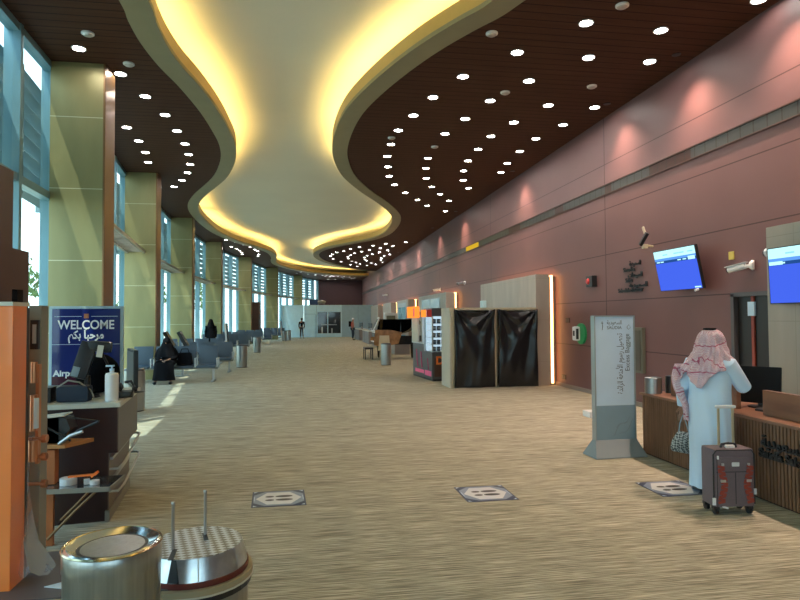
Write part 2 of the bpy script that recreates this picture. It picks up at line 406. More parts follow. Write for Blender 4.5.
# ================================================================ STRUCTURE
XW, ZC, ZR = 6.3, 5.95, 6.62
YB, YF = -9.0, 66.5
GL = smooth_curve([(-3.55, YB), (-3.55, 0), (-3.62, 4), (-3.72, 7), (-3.93, 9.3), (-4.09, 10.6), (-5.08, 18.2), (-5.5, 26), (-5.38, 34), (-4.5, 42.3), (-3.2, 50.6), (-1.15, 59.7), (1.44, YF)], 4)
def gx(y):
    for (x0, y0), (x1, y1) in zip(GL, GL[1:]):
        if y0 <= y <= y1: return x0+(x1-x0)*(y-y0)/(y1-y0)
    return GL[-1][0]
struct(MB().b2(-7.5, XW+0.4, YB-0.3, YF+0.4, -0.1, 0.0).build('floor', M['carpet']))
struct(MB().b2(XW, XW+0.3, YB, YF, 0, 7.3).build('wall_right', M['maroon']))
struct(MB().b2(1.2, XW+0.3, YF, YF+0.3, 0, 7.3).build('wall_far', mat('dark_plum_wall', (0.07, 0.024, 0.026), 0.5)))
struct(MB().b2(-6.5, XW+0.3, YB-0.3, YB, 3.6, 7.3).b2(-6.5, -3.4, YB-0.3, YB, 0, 5.9).b2(5.9, XW+0.3, YB-0.3, YB, 0, 5.9).build('wall_back', M['maroon']))
wbk = MB()  # unseen glazing behind the camera, added for the daylight it lets in
for q in range(7): wbk.b2(-3.4+q*1.55-0.05, -3.4+q*1.55+0.05, YB-0.2, YB-0.05, 0, 3.6)
for q in (0.05, 2.3, 3.55): wbk.b2(-3.4, 5.9, YB-0.2, YB-0.05, q-0.06, q+0.06)
wbk = struct(wbk.build('window_back', M['teal']))
MB().poly([(-3.4, YB-0.12, 0), (5.9, YB-0.12, 0), (5.9, YB-0.12, 3.6), (-3.4, YB-0.12, 3.6)]).build('window_pane', M['glass'], wbk)
struct(MB().b2(-20, 20, -40, -9.3, -0.32, -0.12).build('ground_behind', M['sand']))

struct(MB().b2(XW-0.02, XW, 6.75, YF, 0, 0.09).build('baseboard_right', mat('pale_skirting', (0.25, 0.2, 0.17), 0.5)))
M['bronze_dark'] = mat('dark_bronze_rail', (0.07, 0.03, 0.02), 0.5)
# frieze strip high on the right wall
fr = struct(MB().b2(XW-0.012, XW+0.05, YB, YF, 4.315, 4.495).build('trim_1', M['frieze']))
MB().b2(XW-0.03, XW-0.012, YB, YF, 4.495, 4.515).b2(XW-0.03, XW-0.012, YB, YF, 4.295, 4.315).build('frieze_rail', M['bronze_dark'], fr)
MB().b2(XW-0.02, XW-0.012, 21.2, 22.9, 4.32, 4.49).build('lit_yellow_panel', M['yellowlit'], fr)
# wavy plank ceiling
CL = [(-2.4, YB), (-2.5, -3), (-2.55, 3), (-2.45, 6.5), (-2.4, 8.3), (-2.44, 8.84), (-2.45, 9.53), (-2.38, 10.36), (-2.23, 11.25), (-2.09, 12.5), (-2.03, 13.73), (-2.03, 14.98), (-2.2, 16.4), (-2.61, 18.14), (-3.11, 19.54), (-3.67, 21.0), (-4.18, 22.67), (-4.45, 24.36), (-4.56, 26.81), (-4.45, 30.2), (-3.9, 33.6), (-3.1, 36.15), (-2.42, 38.79), (-2.28, 41.92), (-2.45, 44.8), (-2.35, 47.72), (-1.5, 51.44), (0.01, 55.18), (2.39, 58.15), (4.41, 59.6), (XW, 60.2)]
CR = [(5.2, YB), (4.6, -3), (4.0, 3), (3.3, 6.3), (2.86, 7.53), (2.7, 7.95), (2.46, 8.37), (2.14, 9.0), (1.88, 9.63), (1.65, 10.29), (1.4, 11.13), (1.17, 12.16), (1.05, 13.37), (1.03, 14.81), (1.16, 16.15), (1.48, 17.73), (2.13, 19.61), (2.96, 21.57), (3.6, 23.35), (4.0, 24.98), (4.22, 27.18), (4.2, 29.82), (3.7, 32.01), (2.6, 34.12), (1.55, 36.2), (1.0, 38.3), (0.92, 40.6), (1.28, 43.34), (2.04, 46.03), (3.71, 49.98), (5.21, 52.47), (XW, 53.6)]
CLs, CRs = smooth_curve(CL, 4), smooth_curve(CR, 4)
def slab(name, poly, m, z0, z1):
    mb = MB(); pts = [Vector((x, y, 0)) for x, y in poly]
    tris = geometry.tessellate_polygon([pts])
    lo = [mb.bm.verts.new((p.x, p.y, z0)) for p in pts]; hi = [mb.bm.verts.new((p.x, p.y, z1)) for p in pts]
    for t in tris:
        try: mb.bm.faces.new([lo[i] for i in t]); mb.bm.faces.new([hi[i] for i in t])
        except ValueError: pass
    n = len(pts)
    for i in range(n):
        try: mb.bm.faces.new((lo[i], lo[(i+1) % n], hi[(i+1) % n], hi[i]))
        except ValueError: pass
    return mb.build(name, m)
def orient(poly):
    a = sum(p[0]*q[1]-q[0]*p[1] for p, q in zip(poly, poly[1:]+poly[:1])); return poly if a > 0 else poly[::-1]
left_poly = orient([(x-0.25, y) for x, y in GL] + [(XW, YF)] + CLs[::-1])
right_poly = orient(CRs + [(XW, YB)])
struct(slab('ceiling', orient([(x-0.25, y) for x, y in GL] + [(XW+0.3, YF+0.3), (XW+0.3, YB)]), M['cream_ceiling'], ZR, ZR+0.25))
struct(MB().loft([[(x-0.25, y, ZC) for x, y in GL], [(x-0.25, y, ZR+0.25) for x, y in GL]], cap=False, closed=False).build('wall_left', M['vest']))
struct(slab('ceiling_1', left_poly, M['plank'], ZC, ZC+0.06))
struct(slab('ceiling_2', right_poly, M['plank'], ZC, ZC+0.06))
def offset(c, d):
    out = []
    for i, p in enumerate(c):
        a = Vector(c[max(i-1, 0)]); b = Vector(c[min(i+1, len(c)-1)]); t = (b-a).normalized(); n = Vector((-t.y, t.x))
        out.append((p[0]+n.x*d, p[1]+n.y*d))
    return out
def band(c, d0, d1, z0, z1, zz0=None, zz1=None):
    """closed ribbon of thickness between two offsets"""
    a, b = offset(c, d0), offset(c, d1); mb = MB(); rows = []
    for p, q in zip(a, b):
        rows.append([mb.bm.verts.new((p[0], p[1], z0)), mb.bm.verts.new((q[0], q[1], z0)), mb.bm.verts.new((q[0], q[1], z1)), mb.bm.verts.new((p[0], p[1], z1))])
    for r0, r1 in zip(rows, rows[1:]):
        for k in range(4): mb.bm.faces.new((r0[k], r0[(k+1) % 4], r1[(k+1) % 4], r1[k]))
    mb.bm.faces.new(rows[0]); mb.bm.faces.new(rows[-1][::-1])
    return mb
ZF = 6.22
W_S = 0.36
for nm, c, sgn in (('trim_2', CLs, 1), ('trim_3', CRs, -1)):
    # sgn: direction away from the opening
    f = struct(band(c, -W_S*sgn, 0.02*sgn, ZC-0.02, ZC+0.05).build(nm, M['olive'], smooth=True))
    band(c, -W_S*sgn, (-W_S+0.05)*sgn, ZC+0.05, ZF).build('fascia_lip', M['lip'], f, smooth=True)
    band(c, (-W_S+0.05)*sgn, 0.3*sgn, ZF-0.14, ZF-0.10).build('cove_shelf', M['cream_ceiling'], f)
    L = 0; seg = []; rg = random.Random(5)
    for i in range(len(c)-1):
        L += (Vector(c[i+1])-Vector(c[i])).length; seg.append(i)
        if L > 3.2 or i == len(c)-2:
            sub = [c[j] for j in seg+[seg[-1]+1]]
            a = Vector(sub[-2]); b2_ = Vector(sub[-1]); d_ = (b2_-a).length; sub[-1] = tuple(b2_-(b2_-a)*min(0.9, rg.choice((0.1, 0.45))/d_))
            band(sub, (-W_S+0.14)*sgn, (-W_S+0.22)*sgn, ZF-0.08, ZF-0.05).build('cove_led_strip', M['cove'], f)
            L = 0; seg = []
# outer closing strip above plank ceiling so that the cove is shut off
# ---------------------------------------------------------------- facade: glazing
colY = [(-3.25, 10.45), (-4.21, 18.1), (-4.62, 26.0), (-4.52, 34.0), (-3.62, 42.2), (-2.2, 50.6), (-0.25, 59.7)]
bays = [YB, -5.0, 2.65] + [c[1]+0.25 for c in colY] + [YF]
win_n = 0
for i in range(len(bays)-1):
    y0, y1 = bays[i], bays[i+1]; win_n += 1
    P0, P1 = Vector((gx(y0), y0, 0)), Vector((gx(y1), y1, 0)); d = (P1-P0); Lb = d.length; ang = math.atan2(d.y, d.x)
    W = thing('window_%d' % win_n, '', ''); del W['label']; del W['category']; W['kind'] = 'structure'
    W.location = P0; W.rotation_euler = (0, 0, ang)   # local x along the bay, local y outward-left
    fr = MB(); nm = 4
    xs = [Lb*k/nm for k in range(nm+1)]
    if i == 2: xs = [Lb-0.03, Lb-1.5, Lb-3.3, Lb-5.2, 0.0]
    for x in xs: fr.b2(x-0.05, x+0.05, -0.02, 0.20, 0, ZC+0.06)
    for z in (0.06, 3.74, ZC-0.05): fr.b2(0, Lb, 0.0, 0.16, z-0.06, z+0.06)
    fr.build('window_frame', M['teal'], W)
    MB().poly([(0, 0.08, 0.1), (Lb, 0.08, 0.1), (Lb, 0.08, ZC-0.1), (0, 0.08, ZC-0.1)]).build('window_pane', M['glass'], W)
    MB().b2(0, Lb, -0.05, 0.16, 0.0, 0.09).build('window_sill', M['ledge'], W)
    lv = MB()
    z = 3.95
    while z < 5.9:
        lv.box((Lb/2, 0.62, z), (Lb, 0.26, 0.025), rx=-0.5); z += 0.27
    for x in xs: lv.b2(x-0.03, x+0.03, 0.48, 0.80, 3.8, ZC)
    lv.build('louvre', M['louvre'], W)
    sh = MB()   # inner light shelf: a ladder of bars
    for q in (-0.05, -0.5): sh.b2(0.3, Lb-0.25, q-0.03, q+0.03, 3.62, 3.70)
    x = 0.5
    while x < Lb-0.3: sh.b2(x-0.02, x+0.02, -0.5, -0.05, 3.63, 3.67); x += 0.35
    if i >= 3: sh.build('light_shelf', M['ledge'], W)
# columns
COLS = [(-2.85, 2.5, -3.5)]
for i, (x, y) in enumerate(colY):
    outer = gx(y+0.2)+0.0
    c = struct(MB().b2(outer, x-0.035, y, y+0.5, 0, ZC+0.06).build('column', M['gold']))
    c['label'] = 'gold clad column fin between the tall windows'
    MB().b2(x-0.035, x, y-0.01, y+0.5, 0, ZC+0.02, bev=0.01).build('column_edge', M['bronze'], c)
# dark bronze entrance portals
def portal(label, x0, x1, ya, yb, yc, h1, h2, n):
    v = thing('entrance_vestibule', label, 'entrance', ((x0+x1)/2, ya, 0))
    cx = (x0+x1)/2
    MB().b2(x0-cx, x1-cx, 0, yb-ya, 0.0, h1).build('tall_portal', M['vest'], v)
    MB().b2(x0-cx, x1-cx-0.03, yb-ya, yc-ya, h2-0.45, h2).b2(x1-cx-0.19, x1-cx-0.03, yc-ya-0.14, yc-ya, 0, h2-0.45).b2(x0-cx, x0-cx+0.15, yb-ya, yc-ya, 0, h2-0.45).build('low_portal', M['vest'], v)
    MB().b2(x1-cx-0.12, x1-cx-0.09, yb-ya, yc-ya-0.14, 0, h2-0.45).build('door_leaf', M['darkglass'], v)
    MB().b2(x1-cx, x1-cx+0.01, 0.5, 0.9, 2.62, 2.9).b2(x1-cx, x1-cx+0.01, 0.5, 0.9, 0.1, 2.5).build('side_pane', M['post'], v)
    return v
portal('dark brown stepped entrance portal at the near windows', -3.5, -3.17, 5.4, 7.15, 7.62, 3.36, 2.52, 1)
portal('dark brown entrance portal with pale panes among the far windows', -4.2, -3.2, 43.2, 44.6, 45.7, 2.9, 2.4, 2)
# exterior
struct(MB().b2(-70, -7.5, -20, 90, -0.32, -0.12).b2(-7.5, 2, 66.9, 90, -0.32, -0.12).build('ground_outside', M['sand']))
for i, y in enumerate((-4, 3.0, 11.2, 19.4, 27.4, 35.3, 43.2, 51.0)):
    MBo = MB().b2(gx(y)-2.3, gx(y)-1.9, y-0.3, y+0.3, -0.12, 3.4)
    struct(MBo.build('exterior_pillar', M['outwall']))
struct(MB().b2(-24.3, -24, -10, 85, -0.12, 2.2).build('exterior_wall', M['outwall']))
def tree(x, y, h, label):
    t = thing('tree', label, 'tree', (x, y, -0.12), 0, 'trees outside the windows')
    MB().tube([(0, 0, 0), (0.1, 0, h*0.3), (0.05, 0.1, h*0.7)], [0.2, 0.15, 0.08]).build('trunk', M['bark'], t)
    mb = MB()
    for k in range(420):
        a, b_, rr = random.random()*2*PI, random.random()*2-1, random.random()**0.4*h*0.33
        p = Vector((rr*math.cos(a)*math.sqrt(1-b_*b_), rr*math.sin(a)*math.sqrt(1-b_*b_), h*0.72+rr*b_*0.9))
        q = [p+Vector((random.uniform(-1, 1), random.uniform(-1, 1), random.uniform(-1, 1)))*0.28 for _ in range(3)]
        mb.poly(q)
    mb.build('crown', M['leaf'], t)
for x, y, h in ((-13, 26, 4.6), (-17, 38, 5.5), (-12, 48, 5), (-10, 62, 6), (-19, 60, 5)):
    tree(x, y, h, 'leafy green tree outside beyond the window glass')

# ---------------------------------------------------------------- downlights
DR = [(6.0, 7.05), (5.2, 8.03), (5.65, 9.05), (4.0, 7.98), (4.57, 9.05), (3.35, 9.04), (2.74, 10.09), (3.96, 10.11), (3.57, 11.16), (4.8, 11.24), (5.78, 11.22), (2.43, 11.14), (3.37, 12.26), (4.48, 12.34), (5.61, 12.35), (2.24, 12.2), (3.18, 13.33), (4.29, 13.37), (5.41, 13.41), (2.08, 13.23), (4.3, 14.46), (5.41, 14.49), (2.07, 14.33), (3.22, 15.46), (4.34, 15.56), (5.48, 15.67), (2.13, 15.41), (3.38, 16.51), (4.52, 16.65), (5.64, 16.68), (2.3, 16.49), (3.64, 17.7), (4.82, 17.81), (2.48, 17.59), (4.05, 18.83), (5.28, 18.89), (2.81, 18.7), (4.57, 19.94), (3.34, 19.85), (5.14, 21.01), (3.98, 20.98), (4.55, 22.06), (5.51, 23.11)]
DR2 = [(5.55, 32.88), (4.53, 33.69), (5.09, 34.78), (4.49, 35.9), (5.08, 36.89), (3.92, 34.68), (5.56, 39.31), (4.73, 38.12), (5.32, 40.3), (3.95, 36.84), (4.39, 39.24), (5.3, 41.73), (5.44, 43.13), (5.79, 44.85), (4.15, 40.22), (4.09, 41.43), (4.27, 42.91), (4.45, 43.79), (5.01, 45.67), (5.51, 46.91), (4.91, 47.78), (3.19, 35.5), (3.55, 37.81), (3.19, 38.81), (2.75, 36.48), (3.01, 40.04), (2.92, 41.13), (3.04, 42.37), (3.4, 44.24), (3.84, 45.4), (4.23, 46.64), (4.21, 48.68), (3.58, 47.36), (2.4, 37.67), (1.8, 39.6), (1.73, 40.85), (1.98, 42.69), (2.66, 44.9), (2.03, 38.49)]
DL = [(-3.47, 9.88), (-3.13, 10.82), (-2.98, 11.85), (-2.85, 12.88), (-2.83, 13.95), (-3.86, 13.84), (-3.88, 14.86), (-2.85, 14.96), (-3.98, 15.86), (-4.16, 16.87), (-2.94, 15.91), (-3.09, 16.94), (-3.34, 17.93), (-3.69, 18.93), (-4.12, 19.89)]
DL2 = [(-4.17, 32.98), (-3.76, 34.02), (-3.43, 35.14), (-3.18, 36.13), (-3.03, 37.36), (-2.92, 38.25), (-2.98, 40.2), (-3.12, 41.27), (-4.24, 36.02), (-4.07, 37.07), (-3.99, 38.11), (-3.99, 39.22), (-4.04, 40.22)]
DF = [(-0.37, 54.74-1+1.5), (-0.76, 56.77), (0.3, 57.6), (1.01, 58.3), (1.03, 59.61), (1.7, 59.17), (2.0, 60.3), (2.1, 58.91), (2.6, 59.6), (2.53, 61.22), (2.47, 65.0), (2.81, 60.2), (3.24, 65.0), (3.3, 60.9), (3.9, 60.9), (3.73, 61.58), (3.99, 63.42), (4.51, 61.2), (4.94, 64.33), (5.15, 62.63)]
dl = thing('downlight', '', 'ceiling light')
MB().lathe([(0.085, 0.0), (0.105, 0.0), (0.11, -0.012), (0.10, -0.018), (0.088, -0.012), (0.085, 0.0)], n=24).build('trim_ring', M['white'], dl, smooth=True)
MB().lathe([(0.0, -0.004), (0.092, -0.004)], n=24).build('diffuser', M['downlight'], dl)
k = 0
for lst, lab, g in ((DR, 'lit round downlight in the near dark ceiling beside the maroon wall', 'near downlights on the maroon wall side'),
                    (DR2, 'small lit downlight in the far ceiling lobe on the maroon wall side', 'far downlights in the ceiling lobe'),
                    (DL, 'lit round downlight in the near dark ceiling above the window columns', 'near downlights on the window side'),
                    (DL2, 'small lit downlight in the far ceiling above the window columns', 'far downlights on the window side'),
                    (DF, 'tiny lit downlight in the ceiling at the far end of the hall', 'downlights at the end of the hall')):
    for x, y in lst:
        place(dl, k, (x, y, ZC-0.001), 0, lab, g); k += 1
# unlit fittings and domes in the ceiling
off = thing('dome_detector', '', 'detector')
MB().lathe([(0.09, 0), (0.09, -0.02), (0.075, -0.03)], n=20).build('housing', M['white'], off, smooth=True)
MB().lathe([(0.07, -0.028), (0.062, -0.040), (0.03, -0.050), (0.0, -0.052)], n=20).build('dome', M['alu'], off, smooth=True)
for i, ((x, y), lab) in enumerate(zip([(-3.16, 9.34), (-2.87, 10.37), (3.72, 10.7), (5.2, 10.19), (3.17, 14.39), (2.01, 13.8), (2.75, 8.48), (4.26, 7.45)],
        ['pale unlit ceiling dome above the first gold column', 'small pale ceiling dome beside the nearest window-side downlight', 'pale ceiling dome between the second and third downlight rows',
         'silver ceiling dome close to the maroon wall', 'silver ceiling dome replacing a light in the second arc', 'faint ceiling dome at the inner arc of downlights', 'small ceiling dome near the fascia curve', 'pale ceiling dome at the top edge of the picture'])):
    place(off, i, (x, y, ZC), 0, lab, None)
# wall washers: real spots close to the maroon wall
ws = thing('wall_washer', '', 'ceiling light')
MB().lathe([(0.05, 0), (0.07, 0), (0.07, -0.01), (0.05, -0.01)], n=16).build('trim_ring', M['black'], ws)
for i, (y, pw) in enumerate(((3.6, 55), (5.3, 55), (6.75, 60), (8.75, 60), (11.0, 48), (16.5, 42), (23.1, 40), (27.5, 18), (32.9, 45), (38, 20), (44, 35), (52, 35))):
    o = place(ws, i, (5.93, y, ZC-0.001), 0, 'small wall washer in the dark ceiling edge along the maroon wall', 'wall washers along the maroon wall')
    l = bpy.data.lights.new('washer_lamp', 'SPOT'); l.energy = pw*2.6; l.spot_size = math.radians(112); l.spot_blend = 1.0; l.shadow_soft_size = 0.03; l.color = (1.0, 0.70, 0.54)
    lo = bpy.data.objects.new('washer_lamp', l); COL.objects.link(lo); lo.parent = o; lo.location = (0, 0, -0.02); lo.rotation_euler = (0, math.radians(8), 0)
# ================================================================ RIGHT SIDE: blocks, counters, sign
def wallM(x, y, z, tilt=0.0):
    """text frame on a surface facing -X: local x runs towards -Y, local y up"""
    Mx = Matrix(((0, 0, -1, 0), (-1, 0, 0, 0), (0, 1, 0, 0), (0, 0, 0, 1)))
    return Matrix.Translation((x, y, z)) @ Matrix.Rotation(tilt, 4, 'Y') @ Mx
def frontM(x, y, z, rz=0.0):
    """text frame on a surface facing -Y"""
    return Matrix.Translation((x, y, z)) @ Matrix.Rotation(rz, 4, 'Z') @ Matrix.Rotation(PI/2, 4, 'X')
blocks = [(1.2, 6.73, 'beige stone clad block behind the check-in counter carrying a screen', 2.83),
          (14.4, 19.2, 'pale stone clad block glowing orange beside the covered booth', 2.80),
          (24.2, 30.2, 'grey stone block with glass panes behind the snack kiosk', 2.78),
          (33.3, 37.6, 'distant stone block with a blue window behind the piano', 2.78),
          (40.3, 44.6, 'distant plain stone block, second beyond the piano', 2.78),
          (47.6, 52.6, 'farthest pale stone block before the blue hoarding', 2.78)]
for i, (y0, y1, lab, h) in enumerate(blocks):
    b = thing('stone_block', lab, 'wall block', (5.95, y0, 0), 0)
    MB().b2(-0.2, 0.16, 0, y1-y0, 0, h).build('stone_cladding', M['stone'], b)
    MB().b2(0.16, 0.345, 0.05, y1-y0-0.05, 0, h-0.05).build('backing', M['darkgrey'], b)
    MB().b2(0.205, 0.25, 0.0, 0.045, 0.05, h-0.02).build('led_strip', M['ledorange'], b)
    MB().b2(0.20, 0.28, 0.1, y1-y0-0.1, h-0.045, h-0.02).build('top_led_strip', M['ledorange'], b)
    if i in (2, 3):
        L = y1-y0
        MB().b2(-0.215, -0.2, L*0.18, L*0.86, 1.55, 2.6).build('window_frame', M['steel'], b)
        if i == 3: MB().b2(-0.225, -0.215, L*0.22, L*0.5, 1.2, 2.35).b2(-0.225, -0.215, L*0.53, L*0.82, 1.2, 2.35).build('pane', mat('blue_pane', (0.25, 0.5, 0.65), 0.2), b)
        else: MB().b2(-0.225, -0.215, L*0.2, L*0.5, 1.6, 2.55).b2(-0.225, -0.215, L*0.53, L*0.84, 1.6, 2.55).build('pane', mat('pale_pane', (0.42, 0.52, 0.55), 0.2), b)
# door recess on the right wall beside the near block
d = thing('door_1', 'x', 'x'); del d['label']; del d['category']; d['kind'] = 'structure'; d.location = (XW, 7.42, 0)
MB().b2(-0.10, 0.02, 0.50, 0.56, 0, 2.04).b2(-0.10, 0.02, -0.60, -0.54, 0, 2.04).b2(-0.10, 0.02, -0.6, 0.56, 2.0, 2.06).build('door_frame', M['darkgrey'], d)
MB().b2(-0.025, 0.0, -0.54, 0.50, 0, 2.0).build('door_leaf', mat('very_dark_brown_door', (0.018, 0.011, 0.009), 0.4), d)
MB().b2(-0.05, -0.026, 0.16, 0.21, 0, 2.0).build('door_seal', M['rust'], d)
MB().b2(-0.055, -0.026, 0.14, 0.27, 1.72, 1.92).b2(-0.055, -0.026, 0.14, 0.27, 0.62, 0.80).build('hinge_cover', M['signface'], d)
# check-in counter
c = thing('check_in_counter', 'long walnut slatted check-in counter where the man stands', 'counter', (4.2, 7.0, 0))
MB().b2(0.03, 0.72, -5.2, 0, 0.0, 0.72).build('counter_body', mat('near_black_backing', (0.02, 0.012, 0.009), 0.7), c)
mb = MB(); y = -0.02
while y > -5.2:
    mb.b2(0.0, 0.03, y-0.026, y, 0.02, 0.73); y -= 0.041
mb.b2(0.0, 0.72, 0.0, 0.03, 0, 0.73)
mb.build('slat_front', M['slat'], c)
MB().b2(-0.03, 0.75, -5.2, 0.05, 0.735, 0.765, bev=0.004).build('worktop', M['walnut'], c)
for (ya, yb) in ((-1.42, -0.30), (-4.6, -1.78)):
    MB().b2(0.18, 0.23, ya, yb, 0.765, 1.0).build('privacy_panel', M['walnut'], c)
Mx = wallM(4.2, 0, 0)
def txt_local(name, s, size, m, x, y, z, parent, depth=0.006, bold=0.0, squeeze=1.0, align='LEFT', tilt=0):
    return text_mesh(name, s, size, m, wallM(x, y, z, tilt), parent, depth, align, bold, squeeze)
ARS = '\ufe94\ufef3\ufea9\ufeee\ufecc\ufeb4\ufedf\ufe8d'            # Saudia in Arabic, shaped and in visual order
txt_local('arabic_lettering', ARS, 0.14, M['black'], -0.012, -1.98, 0.515, c, 0.01, 0.003)
txt_local('latin_lettering', 'Saudia Sales', 0.11, M['black'], -0.012, -1.95, 0.415, c, 0.01, 0.004)
# things on the counter
M['matteblack'] = mat('matte_black_plastic', (0.010, 0.011, 0.013), 0.7, spec=0.2)
t = thing('computer_monitor', 'black computer monitor seen from behind on the check-in counter', 'monitor', (4.68, 5.62, 0.766), math.radians(-55))
MB().box((0, 0, 0.235), (0.40, 0.035, 0.38), rx=-0.12, bev=0.008).box((0, 0.035, 0.24), (0.28, 0.05, 0.2), rx=-0.12, bev=0.01).build('screen_housing', M['matteblack'], t)
MB().cyl((0, 0.03, 0.02), (0, 0.03, 0.2), 0.025).lathe([(0.0, 0), (0.12, 0), (0.12, 0.012), (0.0, 0.02)], (0, 0.03, 0)).build('stand', M['black'], t)
MB().box((0, 0.062, 0.32), (0.09, 0.004, 0.014), rx=-0.12).build('maker_badge', M['alu'], t)
t = thing('keyboard', 'dark keyboard lying below the counter monitor', 'keyboard', (4.58, 5.25, 0.768), math.radians(-75))
MB().b2(-0.2, 0.2, -0.07, 0.07, 0.0, 0.02, bev=0.004).build('keyboard_case', M['black'], t)
MB().b2(-0.19, 0.19, -0.06, 0.06, 0.02, 0.026).build('keys', M['darkgrey'], t)
tag(MB().lathe([(0.0, 0), (0.10, 0), (0.10, 0.19), (0.09, 0.195), (0.09, 0.17), (0.0, 0.17)], (4.29, 6.93, 0.766)).build('metal_canister', M['steel'], smooth=True), 'shiny steel cylinder on the left end of the slatted counter', 'canister')
tag(MB().lathe([(0.0, 0), (0.08, 0), (0.08, 0.21), (0.0, 0.21)], (4.53, 6.90, 0.766)).build('black_canister', M['black'], smooth=True), 'dark cylinder behind the steel one on the slatted counter', 'canister')
tag(MB().ell((4.5, 4.72, 0.80), (0.03, 0.05, 0.03)).build('computer_mouse', M['white'], smooth=True), 'white mouse on the counter behind the walnut panel', 'mouse')
tag(MB().tube([(4.75, 5.0, 0.775), (4.76, 4.98, 0.95), (4.77, 4.93, 1.02), (4.78, 4.82, 1.0), (4.78, 4.7, 0.98)], 0.02).build('desk_phone_handset', M['black'], smooth=True), 'black curved handset rising behind the monitor', 'handset')

# excess baggage sign
s = thing('floor_sign', 'tall pale blue totem sign reading Excess Baggage standing on the carpet', 'sign', (3.80, 7.0, 0), 0.03)
MB().b2(-0.275, -0.262, -0.045, 0.045, 0.16, 1.735).b2(0.262, 0.275, -0.045, 0.045, 0.16, 1.735).b2(-0.275, 0.275, -0.045, 0.045, 1.72, 1.735).b2(-0.262, 0.262, -0.02, 0.045, 0.1, 1.72).build('frame', M['signframe'], s)
MB().b2(-0.262, 0.262, -0.033, -0.02, 0.62, 1.72).build('upper_panel', M['signface'], s)
MB().b2(-0.262, 0.262, -0.033, -0.02, 0.16, 0.62).build('lower_panel', M['signgrey'], s)
mb = MB()
mb.loft([[(-0.34, -0.17, 0), (0.34, -0.17, 0), (0.34, 0.17, 0), (-0.34, 0.17, 0)], [(-0.34, -0.17, 0.012), (0.34, -0.17, 0.012), (0.34, 0.17, 0.012), (-0.34, 0.17, 0.012)], [(-0.275, -0.045, 0.20), (0.275, -0.045, 0.20), (0.275, 0.045, 0.20), (-0.275, 0.045, 0.20)]])
mb.build('flared_base', mat('blue_grey_base', (0.24, 0.29, 0.31), 0.55), s)
def fr_txt(n, st, size, x, z, parent, m=M['signtext'], y=-0.034, rot=0.0, L=None, **k):
    MM = Matrix.Translation((x, y, z)) @ Matrix.Rotation(PI/2, 4, 'X') @ Matrix.Rotation(rot, 4, 'Z')
    o = text_mesh(n, st, size, m, MM, parent, **k)
    return fit(o, L, MM) if L else o
fr_txt('arabic_brand', ARS, 0.07, -0.10, 1.625, s, L=0.20, bold=0.0005)
fr_txt('latin_brand', 'SAUDIA', 0.055, -0.10, 1.565, s, L=0.20, bold=0.0005)
EX = '\ufe94\ufee3\ufe8e\ufedf\ufee0\ufecb\ufe93'
AREX = '\ufe93\ufeaa\ufe8b\ufe8d\ufeb0\ufedf\ufe8d \ufe94\ufecc\ufe98\ufee3\ufef7\ufe8d \ufee1\ufeee\ufeb3\ufead \ufede\ufef4\ufebc\ufea4\ufe97'
fr_txt('arabic_title', AREX, 0.105, 0.105, 0.76, s, rot=PI/2, L=0.75, bold=0.001)
fr_txt('latin_title', 'Excess Baggage', 0.085, 0.20, 1.04, s, rot=PI/2, L=0.46, bold=0.0005)
MB().tube([(-0.165, -0.036, 1.66), (-0.158, -0.036, 1.60), (-0.165, -0.036, 1.555)], 0.004).tube([(-0.18, -0.036, 1.64), (-0.15, -0.036, 1.64)], 0.003).tube([(0.17, -0.036, 1.59), (0.20, -0.036, 1.62), (0.22, -0.036, 1.58), (0.19, -0.036, 1.56), (0.17, -0.036, 1.59)], 0.003).build('line_icons', M['signtext'], s)
mb = MB()
for a, (dx, dz) in enumerate(((0.0, 0.0), (0.03, 0.05), (0.07, -0.02))):
    mb.tube([(-0.02+dx+0.12*t, -0.034, 0.25+dz+0.14*t+0.05*math.sin(3*t+a)) for t in (0, 0.3, 0.6, 0.9, 1.2, 1.5)], 0.0025, 6)
mb.build('plane_outline', mat('faint_sign_line', (0.20, 0.26, 0.29), 0.5), s)
tag(MB().b2(-0.08, 0.08, -0.14, 0.14, 0, 0.10, bev=0.01).build('white_block', M['white'], loc=(4.86, 9.75, 0)), 'small white box on the carpet behind the totem sign', 'box')

